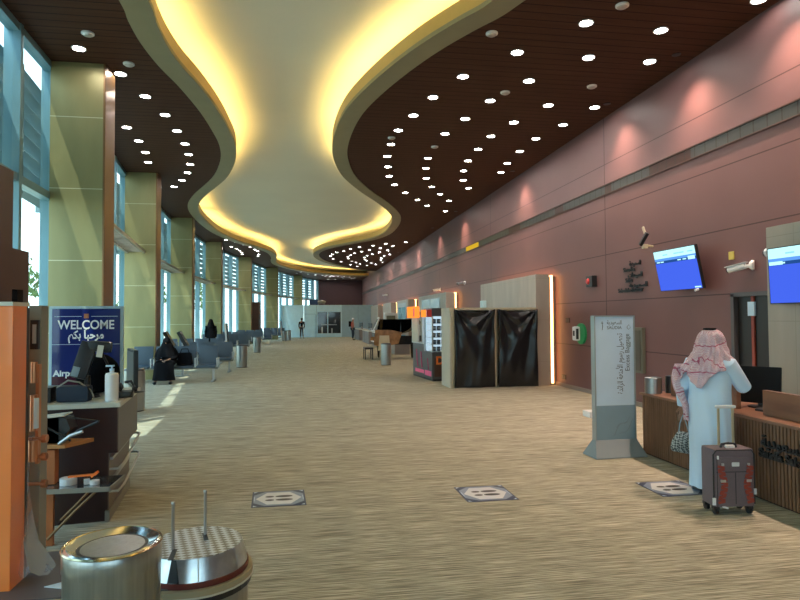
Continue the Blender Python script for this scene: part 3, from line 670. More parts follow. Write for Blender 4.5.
# screens
def screen(label, x, yc, zc, wd, hh, tilt, rz=0.0, textside=1):
    s = thing('flight_screen', label, 'screen', (x, yc, zc), rz)
    T = Matrix.Rotation(tilt, 4, 'Y')
    def pl(mb, name, m):
        bmesh.ops.transform(mb.bm, matrix=T, verts=mb.bm.verts[:]); return mb.build(name, m, s)
    pl(MB().b2(0, 0.05, -wd/2, wd/2, -hh/2, hh/2, bev=0.004), 'screen_housing', M['black'])
    e = wd/2-0.012; f = hh/2-0.012
    pl(MB().b2(-0.002, 0.0, -e, e, f-hh*0.18, f), 'header_bar', M['screenwhite'])
    pl(MB().b2(-0.002, 0.0, -e, e, -f, f-hh*0.30), 'blue_field', M['screenblue'])
    pl(MB().b2(-0.002, 0.0, -e, e, f-hh*0.24, f-hh*0.18), 'column_bar', mat('x', (1, 1, 1)) if 0 else M['screenmid'])
    pl(MB().b2(-0.002, 0.0, -e, e, f-hh*0.30, f-hh*0.24), 'row_bar', M['screendark'])
    mb = MB()
    if textside > 0: mb.b2(-0.004, -0.002, -e+0.03, -e+0.2, f-hh*0.295, f-hh*0.215)
    else: mb.b2(-0.004, -0.002, e-0.22, e-0.01, f-hh*0.295, f-hh*0.235)
    for a in (-0.55, -0.3, 0.55, 0.75): mb.b2(-0.004, -0.002, a*e, a*e+0.09, f-hh*0.28, f-hh*0.255)
    mb.b2(-0.004, -0.002, -e+0.02, -e+0.17, -f+0.015, -f+0.035)
    pl(mb, 'screen_writing', M['screenwhite'])
    mb = MB()
    for a in (-0.9, -0.5, -0.25, 0.3): mb.b2(-0.004, -0.002, a*e, a*e+0.13, f-hh*0.12, f-hh*0.09)
    pl(mb, 'header_marks', M['screenfaint'])
    return s
M['screenmid'] = emission('screen_mid_blue', (0.10, 0.28, 0.72), 0.8)
M['screenfaint'] = emission('screen_teal', (0.25, 0.6, 0.72), 0.8)
sc1 = screen('blue flight screen hanging on the maroon wall beside black lettering', 6.02, 8.99, 2.49, 1.12, 0.70, -0.20)
MB().b2(0.05, 0.27, -0.15, 0.15, -0.12, 0.12).build('wall_bracket', M['black'], sc1)
MB().cyl((-0.03, -0.5, -0.37), (0.03, -0.5, -0.35), 0.02).build('white_knob', M['white'], sc1)
sc2 = screen('blue flight screen mounted on the stone block, cut off at the picture edge', 5.60, 5.95, 2.20, 1.16, 0.68, -0.04, 0, -1)
MB().b2(0.03, 0.148, -0.15, 0.15, -0.1, 0.1).build('wall_bracket', M['black'], sc2)

# wall lettering
L_ = thing('wall_lettering', 'black raised lettering in six short lines on the maroon wall', 'lettering', (XW-0.001, 10.7, 0))
def wl(n, st, size, dy, z, L):
    MM = wallM(-0.02, dy, z); fit(text_mesh(n, st, size, M['black'], MM, L_, 0.012, 'LEFT', 0.0), L, MM)
wl('arabic_line', ARS, 0.13, 0.19, 2.705, 0.40)
wl('latin_line', 'Saudia', 0.125, 0.42, 2.60, 0.42)
wl('arabic_line', '\ufe95\ufe8e\ufecc\ufef4\ufe92\ufee4\ufedf\ufe8d', 0.13, 0.24, 2.485, 0.50)
wl('latin_line', 'Sales', 0.125, 0.34, 2.39, 0.25)
wl('arabic_line', ARS, 0.13, 0.20, 2.285, 0.62)
wl('latin_line', 'Schedule counter', 0.12, 0.62, 2.20, 0.90)

# fittings on the wall
def bullet(label, loc, rz, tilt=0.2):
    t = thing('security_camera', label, 'camera', loc, rz)   # points along local -x, fixed at local +x
    MB().lathe([(0.0, 0), (0.07, 0), (0.075, 0.03), (0.05, 0.06), (0.0, 0.06)], M=Matrix.Rotation(-PI/2, 4, 'Y')).build('wall_plate', M['white'], t, smooth=True)
    MB().tube([(-0.05, 0, 0), (-0.1, 0, -0.01), (-0.14, 0, 0.0)], 0.028).cyl((-0.12, 0, 0.0), (-0.36, 0, -0.05), 0.047, n=20).build('camera_body', M['white'], t, smooth=True)
    MB().cyl((-0.35, 0, -0.048), (-0.375, 0, -0.053), 0.04, n=20).build('lens', M['black'], t)
    MB().box((-0.25, 0, 0.022), (0.3, 0.10, 0.008), ry=-0.2).build('sun_shield', M['white'], t)
    return t
bullet('white bullet camera on the maroon wall right of the flight screen', (XW-0.001, 7.60, 2.44), math.radians(-62))
t = thing('dome_camera', 'small black and white dome camera at the edge of the near stone block', 'camera', (5.80, 6.729, 2.52))
MB().cyl((0, 0, 0), (0, 0.04, 0), 0.06, n=20).build('white_collar', M['white'], t, smooth=True)
MB().ell((0, 0.06, 0), (0.05, 0.05, 0.05), 20).build('black_dome', M['black'], t, smooth=True)
t = bullet('white camera above the left end of the glowing stone block', (XW-0.001, 23.2, 3.1), math.radians(20))
bullet('small white camera on the wall above the snack kiosk block', (XW-0.001, 27.5, 3.05), math.radians(-30))
bullet('tiny camera on the wall beyond the distant stone blocks', (XW-0.001, 46.0, 3.5), math.radians(-20))
tag(MB().b2(-0.02, 0, -0.05, 0.05, -0.06, 0.06, bev=0.004).build('yellow_notice', mat('pale_yellow_plastic', (0.6, 0.5, 0.1), 0.4), loc=(XW-0.001, 8.05, 2.62)), 'small yellow square notice on the maroon wall above the white camera', 'notice')
t = thing('wall_sensor', 'dark tilted bird-like sensor on a bracket above the wall lettering', 'sensor', (XW-0.001, 10.1, 3.0))
MB().cyl((0, 0, 0), (-0.14, 0, 0.02), 0.02).box((-0.16, 0.0, 0.0), (0.08, 0.09, 0.08), bev=0.01).build('bracket', M['cream'], t)
MB().box((-0.2, -0.03, 0.13), (0.06, 0.07, 0.26), rx=0.55, ry=0.3, bev=0.015).build('sensor_head', M['black'], t)
MB().box((-0.14, 0.05, 0.30), (0.03, 0.05, 0.16), rx=-0.5, bev=0.01).build('pale_fin', M['maroonpale'] if 'maroonpale' in M else M['cream'], t)
t = thing('alarm_sounder', 'black box alarm with red face high on the maroon wall', 'alarm', (XW-0.001, 12.4, 2.5))
MB().b2(-0.12, 0, -0.15, 0.15, -0.12, 0.12, bev=0.012).build('housing', M['black'], t)
MB().lathe([(0, 0), (0.07, 0), (0.05, 0.03), (0, 0.03)], (-0.12, 0.03, 0), M=Matrix.Rotation(-PI/2, 4, 'Y')).build('red_face', M['red'], t)
t = thing('defibrillator_cabinet', 'round green wall station with white device on the maroon wall', 'wall station', (XW-0.001, 13.0, 1.33))
MB().lathe([(0, 0), (0.24, 0), (0.24, 0.05), (0, 0.05)], M=Matrix.Rotation(-PI/2, 4, 'Y'), n=40).build('green_disc', M['green'], t, smooth=True)
MB().b2(-0.15, -0.05, -0.02, 0.22, -0.16, 0.17, bev=0.05).build('white_device', M['white'], t, smooth=True)
MB().b2(-0.158, -0.15, 0.07, 0.15, -0.05, 0.07).b2(-0.16, -0.11, -0.05, -0.02, -0.12, 0.12).build('dark_marks', M['black'], t)
t = thing('wall_cabinet', 'olive framed wall cabinet partly hidden by the totem sign', 'cabinet', (XW-0.001, 10.85, 1.08))
MB().b2(-0.07, 0, -0.45, 0.45, -0.43, 0.43, bev=0.005).build('cabinet_body', M['olive_cab'], t)
MB().b2(-0.085, -0.07, -0.40, 0.40, -0.38, 0.38).build('cabinet_door', mat('olive_brown_door', (0.10, 0.09, 0.07), 0.35), t)
MB().b2(-0.10, -0.085, -0.05, 0.12, -0.02, 0.30).build('black_window', M['darkglass'], t)
MB().b2(-0.10, -0.085, -0.0, 0.1, -0.22, -0.08).build('white_notice', M['white'], t)
def socket(y, z, lab):
    t = thing('wall_socket', lab, 'socket', (XW-0.001, y, z))
    MB().b2(-0.012, 0, -0.11, 0.11, -0.06, 0.06, bev=0.003).build('plate', M['maroonlam'], t)
    MB().b2(-0.018, -0.012, -0.09, -0.02, -0.035, 0.035).b2(-0.018, -0.012, 0.02, 0.09, -0.035, 0.035).build('outlets', M['darkgrey'], t)
socket(14.0, 0.25, 'dark double socket low on the maroon wall beside the glowing strip')
socket(13.75, 1.64, 'dark switch plate on the maroon wall above the green wall station')

# ================================================================ covered booth
b = thing('display_booth', 'pale cream framed booth whose openings are draped in black plastic', 'booth', (3.49, 14.3, 0))
W_, D_, H_ = 2.22, 0.9, 1.96
MB().b2(0, 0.045, 0.0, D_, 0, H_).build('side_panel', M['creamwall'], b)
MB().b2(0.045, W_, D_-0.04, D_, 0, H_).b2(0.045, W_, 0.03, D_-0.04, H_-0.05, H_-0.01).build('back_panel', M['creamwall'], b)
MB().b2(0.0, W_, -0.01, 0.06, H_-0.06, H_).build('top_rail', M['cream'], b)
for x in (0.045, 1.12, W_-0.07): MB().b2(x, x+0.07, 0.0, 0.06, 0, H_-0.06).build('post', M['cream'], b)
def sheet(x0, x1, seed, label):
    rnd = random.Random(seed); mb = MB(); nx, nz = 46, 60; g = []
    w_ = x1-x0
    for j in range(nz+1):
        v = j/nz; row = []
        for i in range(nx+1):
            u = i/nx
            sag = 0.07*math.sin(PI*u)**0.8*(1-v)**2          # top edge hangs between its tied corners
            z = (H_-0.035-sag)*(1-v)+0.015*v
            pin = 0.05*math.sin(PI*v)*(1 if u > 0.5 else -1)*abs(2*u-1)
            x = x0+w_*u-pin*0.6
            fold = 0.0
            # folds fanning out from the two upper corners
            for cxu, sg in ((0.02, 1), (0.98, -1)):
                du, dv = (u-cxu)*sg, v+0.02; a = math.atan2(dv*1.7, max(du, 1e-3)); r = math.hypot(du, dv*1.7)
                fold += 0.065*math.sin(a*11+seed)*math.exp(-r*1.5)*min(1, r*4)
            fold += 0.028*math.sin(u*9+seed+2*v)*v + 0.012*math.sin(u*23+5*v+seed)*v + 0.02*math.sin((u+v)*8+seed*2)
            y = -0.06-abs(0.03*math.sin(PI*v))-fold*0.75-0.03
            row.append(mb.bm.verts.new((3.49+x, 14.3+y, z)))
        g.append(row)
    for a, b_ in zip(g, g[1:]):
        for i in range(nx): mb.bm.faces.new((a[i], a[i+1], b_[i+1], b_[i]))
    o = mb.build('plastic_sheet', M['sheeting'], smooth=True)
    md = o.modifiers.new('thickness', 'SOLIDIFY'); md.thickness = 0.004
    tag(o, label, 'plastic sheet')
sheet(0.09, 1.13, 1.0, 'black plastic sheet over the booth opening nearest the snack kiosk')
sheet(1.20, W_-0.0, 3.4, 'black plastic sheet over the booth opening beside the glowing stone block')
t = thing('paper_dispenser', 'small white box fixed to the glowing stone block above the booth', 'dispenser', (5.7505, 18.7, 2.1))
MB().b2(-0.14, 0, -0.14, 0.14, -0.16, 0.16, bev=0.02).build('case', mat('pale_cyan_plastic', (0.5, 0.7, 0.72), 0.4), t)
MB().b2(-0.14, 0.0, -0.12, 0.12, -0.24, -0.16).build('tray', M['white'], t)

# ================================================================ snack kiosk
k = thing('snack_kiosk', 'small dark grey snack kiosk with glass display and orange signs', 'kiosk', (3.40, 15.95, 0), math.radians(6))
MB().b2(0, 1.6, 0, 0.75, 0.05, 0.78).build('display_base', M['darkgrey'], k)
MB().b2(0.02, 1.6, 0.02, 0.73, 0.0, 0.05).b2(0.02, 1.5, 0.77, 1.9, 0.0, 0.05).build('plinth', M['black'], k)
MB().b2(0.03, 0.9, 0.75, 1.95, 0.05, 0.98).build('counter_front', M['darkgrey'], k)
MB().b2(0.0, 0.95, 0.75, 1.98, 0.98, 1.01).build('counter_top', M['alu'], k)
fr = MB()
for x, y in ((0.02, 0.02), (0.02, 0.73), (1.58, 0.02), (1.58, 0.73)): fr.b2(x-0.018, x+0.018, y-0.018, y+0.018, 0.78, 1.78)
fr.build('glass_frame', M['alu'], k)
MB().b2(0.0, 1.6, 0.0, 0.75, 1.76, 1.98).build('top_fascia', M['darkgrey'], k)
MB().b2(0.04, 1.56, 0.005, 0.012, 0.8, 1.76).b2(0.005, 0.012, 0.04, 0.71, 0.8, 1.76).build('display_glass', M['clearglass'], k)
MB().b2(0.04, 1.56, 0.66, 0.68, 0.8, 1.76).build('lit_back', M['lightbox'], k)
for z in (0.80, 0.99, 1.18, 1.37, 1.56): MB().b2(0.04, 1.56, 0.08, 0.62, z-0.008, z).build('shelf', M['white'], k)
MB().b2(-0.0, 0.05, 1.35, 1.95, 1.0, 1.80).build('roller_panel', M['creamwall'], k)
for y in (0.9, 1.95): MB().b2(0.0, 0.05, y-0.03, y+0.02, 1.0, 1.85).build('kiosk_post', M['alu'], k)
MB().b2(0.0, 0.9, 0.75, 1.98, 1.80, 1.9).build('rear_canopy', M['darkgrey'], k)
sg = MB().b2(-0.14, 0.0, 1.15, 2.0, 1.72, 2.05, bev=0.01).build('lit_sign', M['signorange'], k)
MB().b2(-0.15, -0.14, 1.2, 1.3, 1.76, 2.0).build('pink_band', M['pink'], sg)
sg = MB().b2(-0.12, 0.0, 0.12, 0.62, 1.74, 1.94, bev=0.01).build('lit_sign', M['signorange'], k)
MB().b2(-0.125, 0.0, 0.02, 0.12, 1.74, 1.94).build('red_end', M['red'], sg)
MB().b2(-0.004, 0.0, 0.08, 0.66, 0.12, 0.26).b2(0.026, 0.03, 0.85, 1.7, 0.14, 0.24).build('pink_stripe', M['pink'], k)
MB().tube([(0.027, 1.55, 0.8), (0.027, 1.5, 0.5), (0.027, 1.4, 0.3)], 0.03, 6).tube([(0.027, 1.1, 0.75), (0.027, 1.05, 0.45), (0.027, 1.0, 0.3)], 0.03, 6).tube([(-0.003, 0.4, 0.6), (-0.003, 0.34, 0.4), (-0.003, 0.3, 0.28)], 0.02, 6).build('pink_artwork', mat('dull_pink', (0.4, 0.07, 0.13), 0.5), k)
MB().b2(0.06, 1.58, -0.006, 0.0, 0.12, 0.62).build('brown_panel', mat('brown_sign_panel', (0.09, 0.035, 0.025), 0.5), k)
text_mesh('orange_letter', 'D', 0.30, mat('orange_letter_paint', (0.95, 0.20, 0.03), 0.5), frontM(0.10, -0.008, 0.46), k, 0.003, 'LEFT', 0.012)
text_mesh('pink_letter', 'U', 0.30, M['pink'], frontM(0.36, -0.008, 0.46), k, 0.003, 'LEFT', 0.012)
pk = thing('snack_package', '', 'package')
MB().box((0, 0, 0.065), (0.09, 0.09, 0.12), bev=0.008).build('wrapper', mat('dark_blue_wrapper', (0.05, 0.06, 0.12), 0.4), pk)
MB().box((0, -0.047, 0.07), (0.07, 0.003, 0.05)).build('wrapper_label', M['alu'], pk)
n = 0; R6 = Matrix.Rotation(math.radians(6), 4, 'Z')
for zi, z in enumerate((0.80, 0.99, 1.18, 1.37, 1.56)):
    for x in (0.14, 0.27, 0.40, 0.58, 0.70):
        p = Vector((3.40, 15.95, 0)) + R6 @ Vector((x, 0.22+0.05*random.random(), z+0.0005))
        place(pk, n, p, math.radians(6), 'small dark blue package on a shelf of the snack kiosk display', 'packages in the kiosk display'); n += 1
k2 = thing('counter_machine', 'black machine standing on the snack kiosk counter', 'machine', (3.62, 17.45, 1.011), 0.1)
MB().box((0, 0, 0.1), (0.3, 0.5, 0.2), bev=0.03).build('machine_body', M['black'], k2)
MB().cyl((0, 0, 0.2), (0, 0, 0.26), 0.08).build('hopper', M['darkgrey'], k2)

# ================================================================ grand piano
p = thing('grand_piano', 'black grand piano with raised lid standing in mid hall', 'piano', (3.05, 24.6, 0), math.radians(0))
# local: x along the length (tail to the right), y depth, z up
outline = [(0, 0), (0, 1.45), (0.5, 1.45), (0.95, 1.42), (1.35, 1.25), (1.6, 0.95), (1.75, 0.6), (1.8, 0.3), (1.7, 0.08), (1.5, 0.0)]
o2 = smooth_curve(outline[2:], 3); ol = outline[:2]+o2
MB().prism([(x, y) for x, y in ol], 0.62, 0.98).build('case', M['piano'], p)
MB().b2(-0.24, 0.0, 0.03, 1.42, 0.62, 0.72).b2(-0.24, 0.0, 0.0, 0.08, 0.62, 0.90).b2(-0.24, 0.0, 1.37, 1.45, 0.62, 0.90).build('key_bed', M['pianobrown'], p)
MB().b2(-0.23, -0.06, 0.09, 1.36, 0.72, 0.745).build('white_keys', M['white'], p)
mb = MB()
for i in range(36):
    if i % 7 not in (2, 6): mb.b2(-0.15, -0.06, 0.115+i*0.0345, 0.13+i*0.0345, 0.745, 0.757)
mb.build('black_keys', M['black'], p)
MB().box((-0.03, 0.725, 0.88), (0.02, 1.26, 0.26), ry=-0.2).build('fallboard', M['pianobrown'], p)
MB().prism([(-0.24, 0.60), (0.0, 0.55), (0.5, 0.60), (0.78, 0.66), (0.92, 1.12), (0.5, 1.22), (-0.20, 1.24)], 0.0, 0.012, M=Matrix.Translation((0, -0.002, 0)) @ Matrix.Rotation(PI/2, 4, 'X')).build('brown_side', M['pianobrown'], p)  # plate whose colour stands in for the brown reflection on the case
Ml = Matrix.Translation((0, 1.45, 0.99)) @ Matrix.Rotation(math.radians(-27), 4, 'X') @ Matrix.Translation((0, -1.45, 0))
MB().prism([(x, y) for x, y in ol if True], 0.0, 0.025, M=Ml).build('lid', M['piano'], p)
MB().cyl((0.9, 0.1, 0.97), (0.9, 0.22, 1.52), 0.012).build('lid_prop', M['piano'], p)
MB().box((0.18, 0.725, 1.10), (0.02, 0.75, 0.22), ry=0.35).build('music_desk', M['pianobrown'], p)
for x, y in ((0.1, 0.15), (0.1, 1.3), (1.45, 0.6)):
    MB().cyl((x, y, 0.06), (x, y, 0.62), 0.045, 0.075).cyl((x-0.02, y, 0.03), (x+0.02, y, 0.03), 0.03).box((x, y, 0.05), (0.07, 0.07, 0.04)).build('leg', M['piano'], p)
MB().b2(0.25, 0.31, 0.6, 0.64, 0.1, 0.62).b2(0.25, 0.31, 0.8, 0.84, 0.1, 0.62).b2(0.2, 0.34, 0.56, 0.88, 0.05, 0.14).build('pedal_lyre', M['piano'], p)
t = thing('piano_bench', 'black piano bench in front of the grand piano', 'bench', (2.62, 25.2, 0))
MB().b2(-0.18, 0.18, -0.38, 0.38, 0.42, 0.5, bev=0.02).build('seat', M['black'], t)
for x in (-0.15, 0.15):
    for y in (-0.34, 0.34): MB().b2(x-0.02, x+0.02, y-0.02, y+0.02, 0, 0.42).build('leg', M['black'], t)
tag(MB().prism([(0, 0), (0.35, 0.05), (0.5, 0.02), (0.46, 0.62), (0.06, 0.62)], -0.012, 0.0, M=Matrix.Translation((2.97, 24.55, 0.38)) @ Matrix.Rotation(PI/2, 4, 'X')).build('sheet_of_cardboard', M['cream'] , None), 'beige board leaning against the left end of the grand piano', 'board')

# ================================================================ distant counters, hoarding
for i, (y0, y1, lab) in enumerate(((27.8, 31.5, 'grey check-in counter directly behind the grand piano'), (33.2, 37.4, 'grey check-in counter, second in the row beyond the piano'),
                                   (39.5, 43.8, 'grey check-in counter, third in the row beyond the piano'), (46.5, 51.0, 'farthest grey check-in counter near the hoarding'))):
    c = thing('check_in_desk', lab, 'counter', (4.15, y0, 0), 0, 'far row of check-in counters')
    MB().b2(0, 0.7, 0, y1-y0, 0, 0.82).build('desk_front', M['counter_grey'], c)
    MB().b2(-0.03, 0.72, -0.03, y1-y0, 0.82, 0.86).build('desk_top', M['whitetop'], c)
    MB().b2(-0.01, 0.0, y1-y0-1.3, y1-y0-1.22, 0, 0.82).build('dark_joint', M['black'], c)
    MB().b2(0.3, 0.34, 0.5, 1.6, 0.86, 1.05).build('privacy_panel', M['counter_grey'], c)
    t = thing('computer_monitor', ['black', 'dark', 'small black', 'tiny black'][i]+' monitor on '+lab.split(',')[0].replace(' directly', '')+('' if i == 0 else [' second', ' third', ' farthest'][i-1]+' in the row'), 'monitor', (4.5, y0+2.2, 0.86), -1.2)
    t['label'] = ['black monitor on the grey counter directly behind the piano', 'dark monitor on the second grey counter beyond the piano', 'small monitor on the third grey counter beyond the piano', 'tiny monitor on the farthest grey counter'][i]
    MB().box((0, 0, 0.32), (0.55, 0.04, 0.36), bev=0.008).build('screen_housing', M['black'], t)
    MB().b2(-0.03, 0.03, 0.0, 0.04, 0.01, 0.2).b2(-0.12, 0.12, -0.08, 0.1, 0, 0.012).build('stand', M['black'], t)
t = thing('tilted_display', 'white framed tilted display panel on the far counters', 'display', (4.2, 36.0, 0.86), 0)
MB().box((0, 0, 0.48), (0.06, 0.7, 0.95), ry=0.45, bev=0.02).build('white_frame', M['white'], t)
MB().box((-0.035, 0, 0.48), (0.02, 0.58, 0.75), ry=0.45).build('black_panel', M['black'], t)
t = thing('info_kiosk', 'pale upright kiosk with a grey panel before the far stone blocks', 'kiosk', (4.6, 32.4, 0))
MB().b2(-0.35, 0.35, -0.15, 0.15, 0, 2.0, bev=0.01).build('case', M['white'], t)
MB().b2(-0.24, 0.24, -0.165, -0.15, 1.0, 1.85).build('grey_panel', M['olive_cab'], t)

H = thing('hoarding', 'pale blue grey temporary partition closing off the end of the hall', 'partition', (0, 55.6, 0))
xs = [-2.3, -0.9, 0.55, 0.8]
for (a, b_, mm) in ((-2.3, -0.1, 'hoarding'), (-0.1, 1.05, 'hoarding'), (3.35, 4.9, 'hoarding2'), (4.9, 6.25, 'hoarding2')):
    MB().b2(a, b_-0.02, 0, 0.12, 0, 2.95).build('panel', M[mm], H)
MB().b2(1.05, 3.35, 0, 0.12, 2.35, 2.95).build('door_header', M['hoarding'], H)
MB().b2(1.05, 1.15, -0.05, 0.16, 0, 2.35).b2(3.25, 3.35, -0.05, 0.16, 0, 2.95).b2(2.02, 2.12, -0.02, 0.14, 0.0, 2.35).b2(1.05, 3.35, -0.05, 0.1, 2.3, 2.4).b2(1.05, 3.35, -0.02, 0.1, 0.0, 0.35).build('door_frame', M['hoarding'], H)
MB().b2(1.15, 2.02, 0.03, 0.05, 0.35, 2.3).b2(2.12, 3.25, 0.03, 0.05, 0.35, 2.3).build('door_glass', M['darkglass'], H)
MB().b2(1.5, 2.9, -0.02, 0.03, 1.1, 1.18).b2(1.5, 1.6, -0.03, 0.03, 0.35, 0.95).b2(2.4, 2.5, -0.03, 0.03, 0.35, 0.8).build('door_rail', M['alu'], H)
MB().b2(-0.05, 0.95, -0.02, 0, 2.1, 2.14).b2(0.93, 0.97, -0.02, 0, 0.0, 2.1).b2(5.1, 5.8, -0.02, 0, 2.1, 2.14).b2(5.1, 5.13, -0.02, 0, 0, 2.1).build('panel_joint', M['hoarding2'], H)
t = thing('equipment_box', 'dark blue equipment housing on top of the far partition', 'equipment', (0.85, 55.66, 2.95))
MB().b2(-0.45, 0.35, -0.05, 0.05, 0.0, 0.5).build('housing', mat('deep_blue_housing', (0.02, 0.06, 0.15), 0.4), t)
MB().tube([(0.3, 0, 0.25), (0.7, 0, 0.3), (1.0, 0, 0.2)], 0.16).build('grey_arm', M['ledge'], t)
# ================================================================ LEFT FOREGROUND: wrapping machine
M['tan'] = mat('tan_rubber', (0.36, 0.31, 0.20), 0.6)
M['rustdark'] = mat('dark_red_line', (0.12, 0.02, 0.015), 0.5)
M['drum'] = mat('brushed_drum_metal', (0.55, 0.58, 0.62), 0.28, 1.0, var=0.25, scale=(9, 9, 9))
m_ = thing('luggage_wrapping_machine', 'orange and grey luggage wrapping machine at the left picture edge', 'machine', (-1.8, 4.2, 0))
MB().b2(-0.75, 0.0, -0.12, 0.07, 0.03, 1.81, bev=0.006).build('orange_cabinet', M['orange'], m_)
MB().b2(-0.02, 0.0, 0.07, 0.105, 0.03, 1.80).build('cabinet_seam', M['black'], m_)
MB().b2(-0.78, 0.0, -0.13, 0.11, 1.81, 1.835).build('cabinet_cap', M['whitetop'], m_)
MB().b2(-0.07, 0.01, 0.26, 0.38, 0.03, 1.82, bev=0.006).build('mast', M['post'], m_)
sc_ = MB().b2(-0.05, 0.005, 0.235, 0.26, 1.52, 1.72, bev=0.004).build('control_panel', M['black'], m_)
MB().b2(-0.035, -0.01, 0.232, 0.236, 1.56, 1.69).build('panel_screen', mat('grey_lcd', (0.35, 0.38, 0.38), 0.3), sc_)
fc = MB().b2(0.0, 0.02, 0.21, 0.25, 0.75, 1.42).build('film_carriage', M['copper'], m_)
MB().cyl((0.01, 0.16, 0.98), (0.01, 0.16, 1.22), 0.022).cyl((0.01, 0.16, 0.78), (0.01, 0.16, 0.92), 0.03).cyl((0.01, 0.16, 1.3), (0.01, 0.16, 1.44), 0.02).build('roller', M['copper'], fc, smooth=True)
MB().cyl((0.03, 0.15, 1.0), (0.03, 0.15, 1.2), 0.016).build('white_roller', M['white'], fc, smooth=True)
for z in (0.62, 0.80, 0.92): MB().cyl((-0.05, 0.2, z), (0.08, 0.2, z), 0.012).cyl((0.05, 0.2, z), (0.08, 0.2, z), 0.028).build('guide_knob', M['copper'], fc, smooth=True)
# clear film hanging from the carriage, crumpled towards the floor
mb = MB(); g = []
for j in range(26):
    v = j/25; row = []
    for i in range(11):
        u = i/10
        wdt = 0.04+0.32*max(0, v-0.3)**1.0
        z = 0.95-0.84*v+0.03*math.sin(i*2)*v
        row.append(mb.bm.verts.new((-0.02+(u-0.5)*wdt*1.2+0.12*max(0, v-0.8)*u*3, -0.02+0.05*math.sin(u*9+v*5)*v+0.2*(1-v), z)))
    g.append(row)
for a, b_ in zip(g, g[1:]):
    for i in range(10): mb.bm.faces.new((a[i], a[i+1], b_[i+1], b_[i]))
o = mb.build('stretch_film', M['film'], m_, smooth=True)
K_ = 0.82
for ch in [o for o in bpy.data.objects if o.parent == m_ or (o.parent is not None and o.parent.parent == m_)]: ch.data.transform(Matrix.Scale(K_, 4))
m_.location = (-1.476, 3.444, 0.31)
# platform with bumper, in world measures (local = world - root)
ox, oy, oz = 1.476, -3.444, -0.31
tcx, tcy = -0.60, 3.50
plan = [(-2.35, 3.20)] + [(tcx+0.30*math.cos(a), tcy+0.30*math.sin(a)) for a in [(-90+12*i)*PI/180 for i in range(16)]] + [(-1.2, 3.9), (-2.35, 3.9)]
def grow(d): 
    return [(-2.35, 3.20-d)] + [(tcx+(0.30+d)*math.cos(a), tcy+(0.30+d)*math.sin(a)) for a in [(-90+12*i)*PI/180 for i in range(16)]] + [(-1.2, 3.9+d), (-2.35, 3.9+d)]
def pf(n, d, z0, z1, m): return MB().prism([(x+ox, y+oy) for x, y in grow(d)], z0+oz, z1+oz).build(n, m, m_)
pf('platform_body', -0.02, 0.0, 0.27, M['post']); pf('black_band', 0.0, 0.27, 0.305, M['black']); pf('white_line', 0.012, 0.305, 0.314, M['whitetop'])
pf('tan_bumper', 0.008, 0.314, 0.345, M['tan']); pf('platform_top', -0.03, 0.345, 0.352, M['darkgrey'])
# turntable
tx, ty, tz = tcx+ox, tcy+oy, oz
ZT, ZB = 0.485+oz, 0.377+oz
tt = MB().lathe([(0.0, ZT), (0.250, ZT), (0.278, ZB), (0.0, ZB)], (tx, ty, 0), n=64).build('turntable_drum', M['drum'], m_, smooth=True)
MB().lathe([(0.0, ZB-0.03), (0.284, ZB-0.03), (0.284, ZB), (0, ZB)], (tx, ty, 0), n=64).build('red_line', M['rustdark'], m_, smooth=True)
MB().cyl((tx, ty, ZT), (tx, ty, ZT+0.003), 0.248, n=64).build('checker_top', M['checker'], tt)
MB().box((tx-0.085, ty-0.175, ZT+0.0045), (0.026, 0.15, 0.003), rz=0.05).build('slot', M['black'], tt)
MB().box((tx+0.04, ty+0.07, ZT+0.0045), (0.024, 0.12, 0.003), rz=0.25).build('slot', M['black'], tt)
mb = MB(); sl = []
for (a, z, r) in ((-1.88, ZT+0.001, 0.254), (-1.78, ZT+0.001, 0.254), (-1.69, ZB+0.002, 0.282), (-1.91, ZB+0.002, 0.282)): sl.append((tx+r*math.cos(a), ty+r*math.sin(a), z))
mb.poly(sl).build('drum_gap', M['black'], tt)
a = -1.35; MB().tube([(tx+0.253*math.cos(a), ty+0.253*math.sin(a), ZT), (tx+0.281*math.cos(a), ty+0.281*math.sin(a), ZB)], 0.003, 6).build('drum_seam', M['whitetop'], tt)
for (x, y) in ((tx-0.10, ty-0.10), (tx+0.035, ty+0.10)):
    MB().cyl((x, y, ZT+0.002), (x, y, ZT+0.245), 0.0085, n=12).lathe([(0.0085, 0), (0.0115, 0.004), (0.010, 0.014), (0, 0.016)], (x, y, ZT+0.243), n=12).build('steel_rod', M['steel'], tt, smooth=True)
tag(MB().prism([(0, 0), (0.16, 0.10), (0.30, 0.06), (0.22, -0.08)], 0.0, 0.004).build('paper_sheet', M['signface'], loc=(-1.32, 3.36, 0.353)), 'pale sheet of paper lying on the wrapping machine base', 'paper')

# stainless bins
b = thing('litter_bin', 'large stainless litter bin with flat round lid at the picture bottom', 'bin', (-0.825, 2.80, 0))
MB().lathe([(0, 0), (0.200, 0), (0.200, 0.66), (0.204, 0.665), (0.204, 0.735), (0.198, 0.75), (0.19, 0.752), (0.19, 0.70), (0.0, 0.70)], n=64).build('bin_body', M['steel'], b, smooth=True)
ld = MB().lathe([(0.198, 0.75), (0.188, 0.757), (0.172, 0.748), (0.150, 0.740), (0.145, 0.738), (0.0, 0.738)], n=64, cap=False).build('lid', M['chrome'], b, smooth=True)
MB().lathe([(0.134, 0.7395), (0.140, 0.7415), (0.146, 0.7395)], n=64, cap=False).build('dark_ring', M['black'], ld, smooth=True)
MB().cyl((0, 0, 0.736), (0, 0, 0.7405), 0.132, n=64).build('lid_disc', M['steel'], ld)
MB().lathe([(0.2035, 0.6), (0.2035, 0.602)], n=8)
